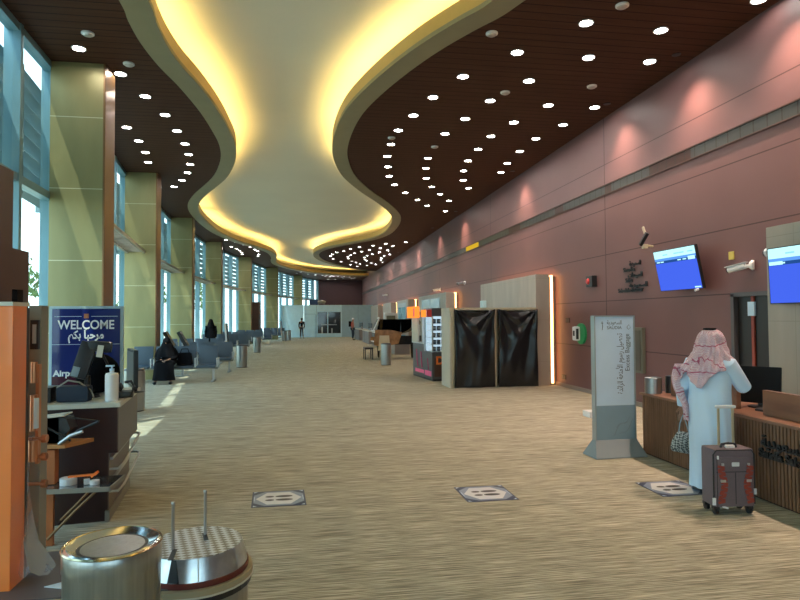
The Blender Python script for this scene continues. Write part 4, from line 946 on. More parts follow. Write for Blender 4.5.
MB().lathe([(0.204, 0.745), (0.209, 0.75), (0.204, 0.756), (0.197, 0.75), (0.204, 0.745)], n=64).build('brass_rim', mat('brass_rim', (0.55, 0.46, 0.28), 0.2, 1.0), b, smooth=True)
mb = MB()
for i in range(15):
    a = -PI/2-0.75+i*0.10
    for k in range(3):
        for sg in (1, -1): mb.box((0.2025*math.cos(a), 0.2025*math.sin(a), 0.50-k*0.022), (0.022, 0.004, 0.005), rz=a+PI/2, ry=sg*0.8)
mb.build('punched_pattern', M['post'], b)
for o in bpy.data.objects:
    if o.parent == b or (o.parent is not None and o.parent.parent == b): o.data.transform(Matrix.Diagonal((0.97, 0.97, 1.0, 1)))
sb = thing('slim_bin', '', 'bin')
MB().lathe([(0, 0.02), (0.19, 0.02), (0.19, 0.76), (0.0, 0.76)], n=28).build('bin_body', M['steel'], sb, smooth=True)
MB().lathe([(0, 0), (0.175, 0), (0.175, 0.02)], n=28).build('foot_ring', M['black'], sb)
MB().lathe([(0.19, 0.76), (0.175, 0.79), (0.12, 0.80), (0.12, 0.77), (0, 0.77)], n=28).build('dark_rim', M['darkgrey'], sb, smooth=True)
for i, (x, y, lab) in enumerate(((-3.18, 12.0, 'steel cylinder bin just behind the welcome desk'), (-2.22, 22.0, 'steel cylinder bin beside the second row of seats'), (-2.42, 31.5, 'steel cylinder bin farther along the seat rows'),
                                 (-1.55, 47.0, 'distant pale steel bin near the hoarding'), (-1.28, 48.4, 'dark distant bin beside the pale one near the hoarding'), (2.93, 21.85, 'steel cylinder bin in front of the grand piano'))):
    place(sb, i, (x, y, 0), 0, lab)

# desk of the wrapping service
d = thing('service_desk', 'dark maroon service desk with pale worktop beside the wrapping machine', 'desk', (-2.25, 5.42, 0), math.radians(7))
MB().b2(0.0, 0.59, 0.0, 1.1, 0.10, 0.58).b2(0.0, 0.66, 0.0, 1.12, 0.58, 0.97).build('desk_body', M['maroonlam'], d)
MB().b2(0.59, 0.60, 0.0, 1.1, 0.10, 0.58).b2(0.66, 0.67, 0.0, 1.12, 0.58, 0.97).build('side_cladding', M['greylam'], d)
MB().b2(-0.02, 0.57, 0.02, 1.1, 0.0, 0.10).build('plinth', M['maroonlam'], d)
MB().b2(0.57, 0.605, -0.005, 1.12, 0.0, 0.09).build('pale_side_strip', M['ledge'], d)
MB().b2(-0.10, 0.69, -0.03, 1.20, 0.97, 1.01, bev=0.006).build('worktop', M['whitetop'], d)
for z in (0.52, 0.33):
    MB().b2(0.60, 0.62, 0.05, 1.05, z-0.01, z+0.015).tube([(0.60, 0.02, z-0.08), (0.67, 0.02, z-0.08), (0.70, 0.15, z-0.05), (0.715, 0.95, z+0.05), (0.68, 1.0, z+0.05), (0.60, 1.0, z+0.05)], 0.011).build('pull_bar', M['alu'], d, smooth=True)
# stand with glass shelf and board
st = thing('tool_stand', 'orange legged stand with a glass shelf in front of the service desk', 'stand', (-2.02, 4.98, 0))
MB().b2(0.0, 0.12, 0.0, 0.03, 0.0, 0.42).b2(0.02, 0.12, 0.02, 0.10, 0.46, 0.72).build('orange_leg', M['orangedk'], st)
MB().tube([(0.08, 0.0, 0.05), (0.28, 0.0, 0.26), (0.46, 0.0, 0.43)], 0.010).tube([(0.16, 0.04, 0.18), (0.28, 0.04, 0.30), (0.40, 0.04, 0.43)], 0.010).build('brace', M['bronze'], st)
MB().b2(-0.10, 0.56, -0.12, 0.24, 0.43, 0.455).build('glass_shelf', mat('smoked_shelf', (0.06, 0.065, 0.065), 0.06, coat=1.0), st)
MB().b2(-0.10, 0.565, -0.13, -0.12, 0.425, 0.46).b2(0.56, 0.57, -0.13, 0.24, 0.425, 0.46).build('shelf_edge', M['ledge'], st)
MB().prism([(-0.03, 0.0), (0.20, 0.0), (0.33, 0.24), (-0.03, 0.24)], 0.735, 0.765).build('board_shelf', mat('orange_plywood', (0.50, 0.22, 0.07), 0.5), st)
tr = thing('tool_tray', 'tilted black metal tray of tools with pale top above the glass shelf', 'tray', (-2.02, 4.98, 0.772))
MB().prism([(0, 0), (0.20, 0), (0.27, 0.10), (0.24, 0.19), (0.0, 0.19)], 0.0, 0.16, M=Matrix.Translation((-0.05, 0.20, 0.0)) @ Matrix.Rotation(PI/2, 4, 'X')).b2(-0.05, 0.14, 0.04, 0.2, 0.0, 0.19).build('tray_body', M['black'], tr)
MB().box((0.07, 0.12, 0.198), (0.22, 0.17, 0.012), ry=-0.1).build('pale_lid', M['whitetop'], tr)
MB().tube([(0.02, 0.01, 0.15), (0.2, 0.0, 0.05), (0.24, 0.0, 0.02)], 0.008).tube([(0.18, 0.0, 0.01), (0.3, 0.0, 0.1), (0.44, 0.0, 0.16)], 0.010).tube([(0.2, 0.02, 0.2), (0.44, 0.02, 0.16)], 0.006).build('tool_arm', M['black'], tr)
MB().tube([(0.16, -0.01, 0.0), (0.24, -0.01, 0.06), (0.33, -0.01, 0.09)], 0.013).build('steel_tool', M['alu'], tr)
tp = thing('tape_dispenser', 'white tape gun with orange top lying on the glass shelf', 'tape gun', (-1.80, 5.0, 0.456))
MB().lathe([(0.02, 0), (0.06, 0), (0.06, 0.05), (0.02, 0.05)], (0.0, 0.0, 0), n=24).build('tape_roll', M['white'], tp, smooth=True)
MB().lathe([(0.01, 0), (0.035, 0), (0.035, 0.03), (0.01, 0.03)], (0.2, -0.03, 0), n=20).build('tape_roll', M['white'], tp, smooth=True)
MB().box((0.10, 0, 0.062), (0.20, 0.03, 0.012), ry=-0.05).box((0.19, 0.0, 0.07), (0.05, 0.05, 0.02), ry=-0.6).build('orange_handle', M['orange'], tp)
MB().box((0.14, -0.02, 0.02), (0.04, 0.05, 0.035), rz=0.4).build('white_blade_cover', M['white'], tp)
# on the desk
t = thing('hand_sanitizer_bottle', 'white pump bottle standing at the front of the service desk', 'bottle', (-1.67, 5.60, 1.011))
MB().lathe([(0, 0), (0.052, 0), (0.055, 0.02), (0.055, 0.225), (0.048, 0.24), (0.018, 0.248), (0.018, 0.262), (0, 0.262)], n=24).build('bottle_body', M['signface'] if 0 else M['white'], t, smooth=True)
MB().cyl((0, 0, 0.262), (0, 0, 0.30), 0.008).cyl((0, 0, 0.262), (0, 0, 0.28), 0.02).box((-0.015, 0, 0.305), (0.07, 0.022, 0.014), bev=0.003).build('pump', M['signface'], t)
t = thing('computer_monitor', 'monitor seen edge on at the right end of the service desk', 'monitor', (-1.66, 6.20, 1.012), math.radians(-68))
MB().box((0, 0, 0.24), (0.5, 0.04, 0.36), bev=0.008).build('screen_housing', M['black'], t)
MB().box((0.0, -0.022, 0.24), (0.46, 0.006, 0.31)).build('screen_face', mat('pale_grey_screen', (0.22, 0.23, 0.2), 0.3), t)
MB().cyl((0, 0.02, 0), (0, 0.02, 0.12), 0.025).lathe([(0, 0), (0.1, 0), (0, 0.015)], (0, 0.02, 0)).build('stand', M['black'], t)
t = thing('phone', 'dark coiled handset lump beside the pump bottle', 'phone', (-1.62, 5.82, 1.013), 0.2)
MB().box((0, 0, 0.03), (0.14, 0.18, 0.055), bev=0.015).tube([(-0.04, -0.08, 0.08), (-0.05, -0.03, 0.11), (-0.05, 0.04, 0.11), (-0.04, 0.09, 0.08)], 0.022).tube([(0.05, -0.09, 0.02), (0.08, -0.08, 0.1), (0.05, -0.06, 0.15), (0.0, -0.05, 0.14)], 0.012).build('handset_and_base', M['black'], t, smooth=True)
t = thing('payment_terminal', 'tilted black device on a stand in front of the welcome board', 'device', (-1.97, 5.90, 1.011), 0.1)
MB().lathe([(0, 0), (0.11, 0), (0.10, 0.02), (0.03, 0.04), (0.025, 0.2), (0, 0.2)]).build('stand', M['black'], t, smooth=True)
MB().box((-0.03, 0, 0.34), (0.14, 0.07, 0.34), ry=0.28, rx=-0.1, bev=0.02).box((0.10, 0.02, 0.46), (0.2, 0.09, 0.10), ry=0.1, bev=0.03).build('device_body', M['black'], t, smooth=True)
MB().box((0.11, -0.035, 0.42), (0.05, 0.01, 0.11), ry=0.15).build('white_tag', M['whitetop'], t)
MB().box((-0.09, -0.045, 0.24), (0.06, 0.01, 0.09), ry=0.28).build('pale_label', M['signgrey'], t)
t = thing('backpack', 'round black backpack slumped on the service desk', 'bag', (-1.99, 6.24, 1.011))
MB().ell((0, 0, 0.19), (0.20, 0.15, 0.19), 24).ell((0.0, -0.12, 0.13), (0.14, 0.06, 0.12), 18).build('bag_body', M['blackfab'], t, smooth=True)
MB().tube([(-0.12, -0.1, 0.28), (-0.05, -0.12, 0.42), (0.06, -0.12, 0.42), (0.12, -0.1, 0.28)], 0.012).build('strap', M['black'], t, smooth=True)
t = thing('navy_pouch', 'dark navy pouch with a loop cord on the service desk', 'pouch', (-1.98, 5.62, 1.011))
MB().box((0, 0, 0.07), (0.26, 0.14, 0.14), bev=0.03).build('pouch_body', mat('dark_navy_cloth', (0.012, 0.022, 0.045), 0.7), t, smooth=True)
MB().tube([(-0.13, -0.02, 0.06), (-0.12, -0.06, 0.13), (-0.03, -0.07, 0.19), (0.06, -0.06, 0.17), (0.14, -0.03, 0.10), (0.17, -0.03, 0.03)], 0.007).build('cord', M['ledge'], t, smooth=True)
t = thing('leather_case', 'dark case with brass clasp at the left of the service desk', 'case', (-2.24, 5.66, 1.011))
MB().box((0, 0, 0.065), (0.18, 0.2, 0.13), bev=0.01).build('case_body', M['black'], t)
t = thing('clipboard_box', 'orange brown wooden box at the left end of the service desk', 'box', (-2.30, 5.44, 1.02))
MB().box((0, 0, 0.11), (0.12, 0.02, 0.25), ry=0.03, bev=0.003).box((0, 0.05, 0.07), (0.12, 0.1, 0.14), bev=0.003).build('box_body', M['orangedk'], t)
# welcome board
wb = thing('welcome_board', 'navy blue board reading WELCOME behind the service desk', 'sign', (-2.85, 8.5, 0), 0.0)
MB().b2(-0.46, 0.46, -0.02, 0.02, 0.62, 1.90, bev=0.004).build('pale_frame', mat('pale_blue_frame', (0.42, 0.58, 0.66), 0.4), wb)
MB().b2(-0.42, 0.42, -0.026, -0.02, 0.67, 1.865).build('navy_panel', M['navy'], wb)
MB().b2(-0.42, 0.42, -0.027, -0.026, 0.67, 0.98).build('maroon_lower_panel', mat('dark_plum_print', (0.06, 0.012, 0.03), 0.2), wb)
MB().b2(-0.28, -0.25, -0.3, 0.02, 0, 0.03).b2(-0.28, -0.25, -0.015, 0.015, 0, 0.64).b2(0.25, 0.28, -0.3, 0.02, 0, 0.03).b2(0.25, 0.28, -0.015, 0.015, 0, 0.64).build('stand_leg', M['alu'], wb)
def wt(n, st, size, x, z, m=M['letters'], L=0.3, align='CENTER', bold=0.003): fit(text_mesh(n, st, size, m, frontM(x, -0.028, z), wb, 0.0, align, bold), L, frontM(x, -0.028, z))
wt('welcome_lettering', 'WELCOME', 0.165, 0.0, 1.60, L=0.70)
wt('arabic_lettering', '\ufee2\ufedc\ufe91 \ufe8e\ufe92\ufea3\ufeae\ufee3', 0.145, 0.0, 1.475, L=0.44, bold=0.005)
wt('airport_lettering', 'Airport', 0.11, -0.40, 0.985, L=0.36, align='LEFT', bold=0.004)
wt('small_lettering', 'rt', 0.10, 0.30, 0.99, L=0.12)
MB().b2(-0.39, -0.06, -0.028, -0.026, 1.762, 1.768).b2(0.06, 0.39, -0.028, -0.026, 1.762, 1.768).b2(-0.42, 0.42, -0.028, -0.026, 1.395, 1.400).build('thin_rule', M['signface'], wb)
MB().box((-0.010, -0.028, 1.605), (0.035, 0.002, 0.008), ry=-0.35).box((-0.010, -0.028, 1.588), (0.035, 0.002, 0.008), ry=-0.35).build('arabic_vowel_mark', M['letters'], wb)
MB().b2(-0.03, 0.03, -0.028, -0.026, 1.74, 1.80).build('small_emblem', M['copper'], wb)

# ================================================================ floor markers
def marker(x, y, rz, shear, lab):
    t = thing('floor_marker', lab, 'floor sticker', (x, y, 0), rz, None)
    def q(pts, z): return [(a+shear*b_, b_, z) for a, b_ in pts]
    mb = MB(); pts = q([(-0.25, -0.25), (0.25, -0.25), (0.25, 0.25), (-0.25, 0.25)], 0); mb.loft([pts, [(p[0], p[1], 0.002) for p in pts]]).build('navy_sheet', mat('slate_navy_print', (0.03, 0.05, 0.11), 0.4), t)
    mb = MB(); mb.poly(q([(-0.235, -0.12), (-0.13, -0.225), (0.13, -0.225), (0.235, -0.12), (0.235, 0.12), (0.13, 0.225), (-0.13, 0.225), (-0.235, 0.12)], 0.0028)).build('pale_ring', mat('grey_blue_print', (0.26, 0.33, 0.44), 0.4), t)
    mb = MB(); mb.poly(q([(-0.215, 0.0), (-0.11, -0.19), (0.11, -0.19), (0.215, 0.0), (0.11, 0.19), (-0.11, 0.19)], 0.0034)).build('white_hexagon', M['white'], t)
    mb = MB()
    for yy in (-0.055, 0.055):
        for cx, a, b_ in ((-0.085, 0.042, 0.026), (0.05, 0.082, 0.034)):
            mb.poly(q([(cx+a*math.cos(2*PI*k/20), yy+b_*math.sin(2*PI*k/20)) for k in range(20)], 0.004))
    mb.build('footprints', M['black'], t)
    mb = MB()
    for sx in (-1, 1):
        for sy in (-1, 1): mb.poly(q([(sx*0.20, sy*0.235), (sx*0.235, sy*0.235), (sx*0.235, sy*0.20)][::sx*sy], 0.003))
    for sx in (-1, 1): mb.poly(q([(sx*0.225, -0.07), (sx*0.232, -0.07), (sx*0.232, 0.07), (sx*0.225, 0.07)][::sx], 0.0036))
    mb.build('corner_marks', M['signface'], t)
marker(-0.25, 5.91, 0.0, -0.05, 'footprint floor sticker nearest the window side')
marker(1.74, 5.72, 0.0, -0.02, 'footprint floor sticker in the middle of the carpet')
marker(3.62, 5.56, 0.0, 0.0, "footprint floor sticker behind the suitcase by the man's feet")

# ================================================================ airport seating
def make_bench(n=4, w_=0.58):
    t = thing('airport_bench', '', 'bench')
    x0 = -n*w_
    for i in range(n):
        a, b_ = x0+i*w_+0.035, x0+(i+1)*w_-0.035; xc = (a+b_)/2
        MB().box((xc, -0.02, 0.425), (b_-a, 0.50, 0.05), rx=0.06, bev=0.015).build('seat', M['seatblue'], t, smooth=True)
        MB().box((xc, 0.275, 0.70), (b_-a, 0.045, 0.54), rx=-0.16, bev=0.012).build('backrest', M['seatblue'], t, smooth=True)
    for i in range(n+1):
        x = x0+i*w_
        MB().b2(x-0.022, x+0.022, -0.18, 0.20, 0.625, 0.65, bev=0.008).b2(x-0.015, x+0.015, 0.16, 0.20, 0.36, 0.63).b2(x-0.015, x+0.015, -0.18, -0.15, 0.40, 0.63).build('armrest', M['alu'], t)
    MB().b2(x0, 0, 0.0, 0.07, 0.33, 0.39).build('beam', M['ledge'], t)
    for x in (x0+0.28, -0.12):
        MB().b2(x-0.025, x+0.025, 0.01, 0.06, 0.03, 0.34).b2(x-0.025, x+0.025, -0.28, 0.32, 0.0, 0.035, bev=0.006).build('leg', M['alu'], t)
    return t
bench = make_bench()
for i, (x, y, r, lab) in enumerate(((-2.40, 17.35, 0, 'nearest row of slate blue airport seats, holding the seated woman'), (-2.33, 20.3, 0, 'second row of slate blue seats behind the seated woman'),
        (-3.1, 24.0, 0, 'third row of slate seats, short and close to the column'), (-2.75, 30.8, 0, 'row of dark blue seats level with the second steel bin'),
        (-2.55, 36.5, 0, 'distant row of blue seats, fourth gap between the columns'), (-2.2, 41.2, 0, 'very distant row of blue seats beyond the bins'), (-1.60, 49.3, 0, 'farthest row of blue grey seats before the hoarding'))):
    place(bench, i, (x, y, 0), r, lab, 'rows of airport seats along the windows')
t = thing('handbag', 'black handbag standing on the seat beside the seated woman', 'bag', (-3.28, 17.33, 0.462))
MB().box((0, 0, 0.17), (0.42, 0.22, 0.34), bev=0.05, taper=(0.85, 0.6)).build('bag_body', M['blackfab'], t, smooth=True)
MB().tube([(-0.12, 0.0, 0.32), (-0.08, 0, 0.44), (0.08, 0, 0.44), (0.12, 0, 0.32)], 0.012).tube([(-0.12, -0.10, 0.12), (0.0, -0.11, 0.15), (0.12, -0.10, 0.13)], 0.008).build('handle', M['blackfab'], t, smooth=True)
pt = thing('tilted_lectern', '', 'lectern')
MB().b2(-0.03, 0.03, -0.03, 0.03, 0, 1.0).lathe([(0, 0), (0.2, 0), (0.2, 0.02), (0, 0.02)]).build('pole', M['alu'], pt)
MB().box((0, 0, 1.12), (0.10, 0.3, 0.50), ry=-0.5, bev=0.01).build('panel', M['black'], pt)
for i, (x, y, lab) in enumerate(((-4.05, 19.0, 'left one of two tilted black panels behind the seated woman'), (-3.65, 19.0, 'right one of two tilted black panels behind the seated woman'))):
    place(pt, i, (x, y, 0), 0, lab)
pw = thing('slim_totem', '', 'totem')
MB().box((0, 0, 0.75), (0.09, 0.35, 1.5), ry=-0.08, bev=0.01).build('white_side', M['white'], pw)
MB().box((0.06, 0, 0.75), (0.04, 0.36, 1.48), ry=-0.08).build('dark_side', M['black'], pw)
for i, (x, y, lab) in enumerate(((-3.55, 28.5, 'slim leaning white and black totem behind the seats'), (-1.75, 45.9, 'distant slim white totem standing near the far portal'))):
    place(pw, i, (x, y, 0.03), 0, lab)

# ================================================================ PEOPLE
def ring(cx, cy, z, rx, ry, n=28, rot=0.0, wob=0.0, k=7, ph=0.0):
    out = []
    for i in range(n):
        a = 2*PI*i/n; w_ = 1+wob*math.sin(k*a+ph)
        x, y = rx*w_*math.cos(a), ry*w_*math.sin(a)
        out.append((cx+x*math.cos(rot)-y*math.sin(rot), cy+x*math.sin(rot)+y*math.cos(rot), z))
    return out
def face(parent, c, r, fd, m=None):
    """eyes, nose, mouth and ears on a head of radius r at c facing angle fd"""
    T = Matrix.Translation(Vector(c)) @ Matrix.Rotation(fd, 4, 'Z')   # local +x looks ahead
    mb = MB()
    mb.ell((r*0.98, 0, -r*0.1), (r*0.22, r*0.16, r*0.28), 12)
    for s in (-1, 1): mb.ell((0, s*r*0.86, -r*0.05), (r*0.2, r*0.09, r*0.3), 12)
    bmesh.ops.transform(mb.bm, matrix=T, verts=mb.bm.verts[:]); mb.build('nose_and_ears', M['skin'], parent, smooth=True)
    mb = MB()
    for s in (-1, 1): mb.ell((r*0.86, s*r*0.34, r*0.12), (r*0.08, r*0.14, r*0.08), 10)
    mb.ell((r*0.9, 0, -r*0.5), (r*0.06, r*0.26, r*0.05), 10)
    bmesh.ops.transform(mb.bm, matrix=T, verts=mb.bm.verts[:]); mb.build('eyes_and_mouth', M['hair'], parent, smooth=True)
def body(parent, J, sc=1.0, fing=True):
    """one continuous skinned figure. J: dict of joint positions"""
    N, E, idx = [], [], {}
    def add(k, p, r, par=None):
        idx[k] = len(N); N.append((tuple(p), r))
        if par: E.append((idx[par], idx[k]))
    V = Vector
    add('pel', J['pel'], (0.15*sc, 0.11*sc))
    add('waist', J['waist'], (0.13*sc, 0.10*sc), 'pel'); add('chest', J['chest'], (0.16*sc, 0.115*sc), 'waist')
    add('neckb', J['neckb'], 0.06*sc, 'chest'); add('neck', J['neck'], 0.052*sc, 'neckb')
    add('jaw', V(J['head'])-V((0, 0, 0.05*sc)), 0.072*sc, 'neck'); add('head', J['head'], (0.088*sc, 0.10*sc), 'jaw'); add('crown', V(J['head'])+V((0, 0, 0.085*sc)), 0.055*sc, 'head')
    for s in 'lr':
        add('sh'+s, J['sh'+s], 0.062*sc, 'chest'); add('el'+s, J['el'+s], 0.043*sc, 'sh'+s); add('wr'+s, J['wr'+s], 0.028*sc, 'el'+s)
        d = (V(J['wr'+s])-V(J['el'+s])).normalized(); palm = V(J['wr'+s])+d*0.07*sc
        add('pa'+s, palm, (0.038*sc, 0.02*sc), 'wr'+s)
        side = d.cross(V((0, 0, 1)));  side = V((1, 0, 0)) if side.length < 0.1 else side.normalized()
        if fing:
            for q, (o, L_) in enumerate(((-0.03, 0.06), (-0.011, 0.075), (0.009, 0.07), (0.028, 0.055))):
                f0 = palm+side*o*sc+d*0.03*sc; f1 = f0+d*L_*0.55*sc; f2 = f1+(d+V((0, 0, -0.5))).normalized()*L_*0.5*sc
                add('f%d%s' % (q, s), f0, 0.010*sc, 'pa'+s); add('g%d%s' % (q, s), f1, 0.009*sc, 'f%d%s' % (q, s)); add('h%d%s' % (q, s), f2, 0.007*sc, 'g%d%s' % (q, s))
            t0 = V(J['wr'+s])+d*0.03*sc+side*-0.035*sc; add('t0'+s, t0, 0.012*sc, 'wr'+s); add('t1'+s, t0+d*0.04*sc-side*0.025*sc, 0.009*sc, 't0'+s)
        add('hip'+s, J['hip'+s], 0.085*sc, 'pel'); add('kn'+s, J['kn'+s], 0.058*sc, 'hip'+s); add('an'+s, J['an'+s], 0.037*sc, 'kn'+s)
        add('to'+s, J['to'+s], (0.04*sc, 0.03*sc), 'an'+s)
    return mesh_obj('body', skin_mesh(N, E, 0, 1), M['skin'], parent)
def blob(name, nodes, edges, m, parent, root=0, sub=1): return mesh_obj(name, skin_mesh(nodes, edges, root, sub), m, parent)

# --- man in the thobe at the counter (local frame: he looks along +x)
man = thing('person', 'person in a white thobe and red checked headscarf standing at the slatted counter', 'person', (3.93, 5.38, 0), math.radians(28))
J = dict(pel=(0, 0, 0.84), waist=(0.01, 0, 1.0), chest=(0.02, 0, 1.18), neckb=(0.03, 0, 1.31), neck=(0.045, 0, 1.36), head=(0.07, 0, 1.455),
         shl=(0.02, 0.17, 1.25), ell=(-0.02, 0.26, 1.01), wrl=(0.0, 0.28, 0.80), shr=(0.02, -0.18, 1.25), elr=(0.15, -0.255, 1.03), wrr=(0.34, -0.14, 1.02),
         hipl=(0, 0.09, 0.80), knl=(0.03, 0.10, 0.44), anl=(-0.01, 0.10, 0.08), tol=(0.13, 0.12, 0.035), hipr=(0, -0.09, 0.80), knr=(0.03, -0.10, 0.44), anr=(0.0, -0.10, 0.08), tor=(0.14, -0.12, 0.035))
bd = body(man, J, 0.93)
face(man, (0.07, 0, 1.465), 0.088, 0)
mb = MB(); rings = []
for z, cx, rx, ry, wob in ((0.045, 0.03, 0.17, 0.215, 0.07), (0.25, 0.025, 0.165, 0.205, 0.06), (0.5, 0.02, 0.165, 0.20, 0.05), (0.72, 0.01, 0.165, 0.20, 0.035), (0.86, 0.0, 0.165, 0.20, 0.02), (1.0, 0.01, 0.15, 0.195, 0.015), (1.12, 0.015, 0.15, 0.20, 0.01), (1.21, 0.02, 0.14, 0.20, 0.0), (1.275, 0.02, 0.115, 0.165, 0.0), (1.315, 0.03, 0.08, 0.10, 0), (1.345, 0.035, 0.064, 0.068, 0)):
    rings.append(ring(cx, 0, z, rx, ry, 40, 0, wob, 9, z*3))
mb.loft(rings).build('thobe', M['thobe'], man, smooth=True)
for s, e, w_, e2 in (('shl', 'ell', 'wrl', 0.2), ('shr', 'elr', 'wrr', 0.2)):
    a, b_, c_ = Vector(J[s]), Vector(J[e]), Vector(J[w_])
    MB().tube([a+Vector((0, -0.05 if s == 'shl' else 0.05, 0.0)), a, a.lerp(b_, 0.5), b_, b_.lerp(c_, 0.3), b_.lerp(c_, 0.95)], [0.070, 0.080, 0.074, 0.068, 0.060, 0.045], 18).build('sleeve', M['thobe'], man, smooth=True)
# headscarf: drape with a low back point and a long corner on the left shoulder
mb = MB(); nA, nT = 96, 34; g = []
for i in range(nA+1):
    a = math.radians(48)+(2*PI-math.radians(96))*i/nA         # leaves the face (angle 0) open
    bk = math.exp(-((a-PI)/0.42)**2); lf = math.exp(-((a-PI*0.60)/0.35)**2); rg = math.exp(-((a-PI*1.45)/0.4)**2)
    hem = 1.19-0.17*bk-0.15*lf+0.05*rg
    row = []
    for j in range(nT+1):
        t_ = j/nT; z = 1.60-(1.60-hem)*t_**0.9
        hh = (1.60-z)
        r = 0.122*math.sqrt(max(0, 1-(1-min(1, hh/0.11))**2))
        ext = max(0, hh-0.15)
        r += ext*0.26
        lat = abs(math.sin(a))
        r *= 1+0.28*lat*min(1, ext*4)
        if math.sin(a) > 0: r *= 1+0.10*min(1, ext*3)*math.sin(a)
        r += 0.013*math.sin(a*13+z*14)*min(1, hh*5)+0.010*math.sin(a*23-z*30)*min(1, hh*4)+0.012*math.sin(z*30+a*4)*min(1, hh*4)
        row.append(mb.bm.verts.new((0.05-0.02*t_+r*math.cos(a), r*math.sin(a), z)))
    g.append(row)
for a, b_ in zip(g, g[1:]):
    for j in range(nT): mb.bm.faces.new((a[j], a[j+1], b_[j+1], b_[j]))
gh = mb.build('headscarf', M['ghutra'], man, smooth=True); md = gh.modifiers.new('t', 'SOLIDIFY'); md.thickness = 0.006
# hanging end of the scarf over the left shoulder
mb = MB(); rows = []
for j in range(22):
    v = j/21
    rows.append([(-0.06+0.03*math.sin(u*5+v*4)-0.05*math.sin(v*2.5), 0.235+0.06*math.sin(PI*min(1, v*1.4))-0.05*v+(u-0.5)*(0.10-0.05*v)*1.3, 1.24-0.56*v) for u in [q/6 for q in range(7)]])
mb.loft(rows, cap=False, closed=False)
sc_ = mb.build('scarf_end', M['ghutra'], man, smooth=True); md = sc_.modifiers.new('t', 'SOLIDIFY'); md.thickness = 0.014
mb = MB(); mb.lathe([(0.040, -0.008), (0.060, -0.010), (0.058, 0.008), (0.044, 0.010), (0.040, -0.008)], (0.03, 0, 1.592), n=32).build('head_cord', M['blackfab'], man, smooth=True)
for s, y in (('l', 0.115), ('r', -0.115)): MB().box((0.06, y, 0.022), (0.26, 0.085, 0.04), bev=0.015).build('sandal', M['darkgrey'], man)
# woven bag held in his left hand
c28, s28 = math.cos(math.radians(28)), math.sin(math.radians(28))
hx, hy = 3.93-0.285*s28, 5.38+0.285*c28
t = thing('woven_handbag', "grey woven handbag hanging from the left hand of the man at the counter", 'bag', (hx-0.01, hy-0.02, 0.335), math.radians(12))
mb = MB()
mb.loft([ring(0, 0, 0.0, 0.14, 0.035, 28), ring(0, 0, 0.03, 0.165, 0.06, 28), ring(0, 0, 0.11, 0.15, 0.062, 28), ring(0, 0, 0.18, 0.12, 0.04, 28), ring(0, 0, 0.21, 0.09, 0.02, 28)])
bmesh.ops.transform(mb.bm, matrix=Matrix.Rotation(0.22, 4, 'Y'), verts=mb.bm.verts[:])
mb.build('bag_body', M['woven'], t, smooth=True)
MB().tube([(-0.05, 0, 0.20), (-0.03, 0, 0.30), (0.01, 0, 0.38), (0.05, 0, 0.30), (0.09, 0, 0.19)], 0.006).build('handle', M['signgrey'], t, smooth=True)

# --- suitcase
s = thing('suitcase', 'plum grey wheeled suitcase with rust braided straps and raised handle', 'suitcase', (3.68, 4.83, 0), math.radians(-6))
MB().box((0.005, 0, 0.315), (0.36, 0.21, 0.50), bev=0.03).build('shell', M['suitcase'], s, smooth=True)
MB().box((-0.015, -0.112, 0.29), (0.31, 0.03, 0.42), bev=0.012).build('front_pocket', M['suitcase'], s, smooth=True)
MB().b2(-0.17, 0.14, -0.129, -0.126, 0.372, 0.378).b2(-0.003, 0.003, -0.129, -0.126, 0.1, 0.37).b2(-0.165, -0.160, -0.128, -0.1, 0.08, 0.49).tube([(-0.18, -0.1, 0.09), (-0.18, -0.1, 0.52), (-0.15, -0.1, 0.555), (0.16, -0.1, 0.555), (0.185, -0.1, 0.52), (0.185, -0.1, 0.09)], 0.006).build('zip', M['black'], s)
for x in (-0.115, 0.115):
    mb = MB()
    for k in range(14):
        z = 0.12+k*0.023
        mb.box((x+0.014*math.cos(k*0.5)*(1 if x > 0 else -1), -0.131, z), (0.058, 0.010, 0.021), ry=0.22*(1 if k % 2 else -1))
    st_ = mb.build('braided_strap', M['rust'], s)
    MB().box((x, -0.135, 0.30), (0.045, 0.012, 0.022), bev=0.003).build('buckle', M['alu'], st_)
    MB().box((x, -0.133, 0.44), (0.02, 0.01, 0.02)).build('rivet', M['alu'], st_)
MB().box((0.0, -0.131, 0.44), (0.065, 0.006, 0.035), bev=0.006).build('white_badge', M['white'], s)
MB().tube([(-0.07, -0.03, 0.562), (-0.06, -0.03, 0.592), (0.0, -0.03, 0.60), (0.06, -0.03, 0.592), (0.07, -0.03, 0.562)], 0.012).build('carry_handle', M['black'], s, smooth=True)
MB().box((0.0, -0.05, 0.578), (0.075, 0.03, 0.02), rx=0.3).build('handle_tag', M['white'], s)
MB().b2(-0.035, -0.018, 0.06, 0.075, 0.5, 0.90).b2(0.098, 0.115, 0.06, 0.075, 0.5, 0.90).build('telescopic_tube', M['cream'] if 0 else mat('champagne_metal', (0.6, 0.52, 0.36), 0.35, 0.6), s)
MB().box((0.040, 0.0675, 0.905), (0.18, 0.035, 0.028), bev=0.01).build('grip', mat('silver_grip', (0.7, 0.72, 0.75), 0.35), s)
for x in (-0.15, 0.15):
    for y in (-0.07, 0.07):
        MB().cyl((x-0.014, y, 0.031), (x+0.014, y, 0.031), 0.031, n=20).box((x, y, 0.058), (0.05, 0.05, 0.03), bev=0.006).build('wheel', M['black'], s)
MB().b2(0.193, 0.206, -0.02, 0.03, 0.22, 0.46).build('side_handle', M['black'], s)
MB().box((-0.185, -0.112, 0.12), (0.025, 0.012, 0.06)).build('luggage_tag', M['white'], s)
MB().box((-0.09, -0.118, 0.07), (0.05, 0.012, 0.014), ry=0.3).build('luggage_tag', M['white'], s)
MB().box((0.182, -0.112, 0.2), (0.02, 0.012, 0.05)).build('luggage_tag', M['white'], s)
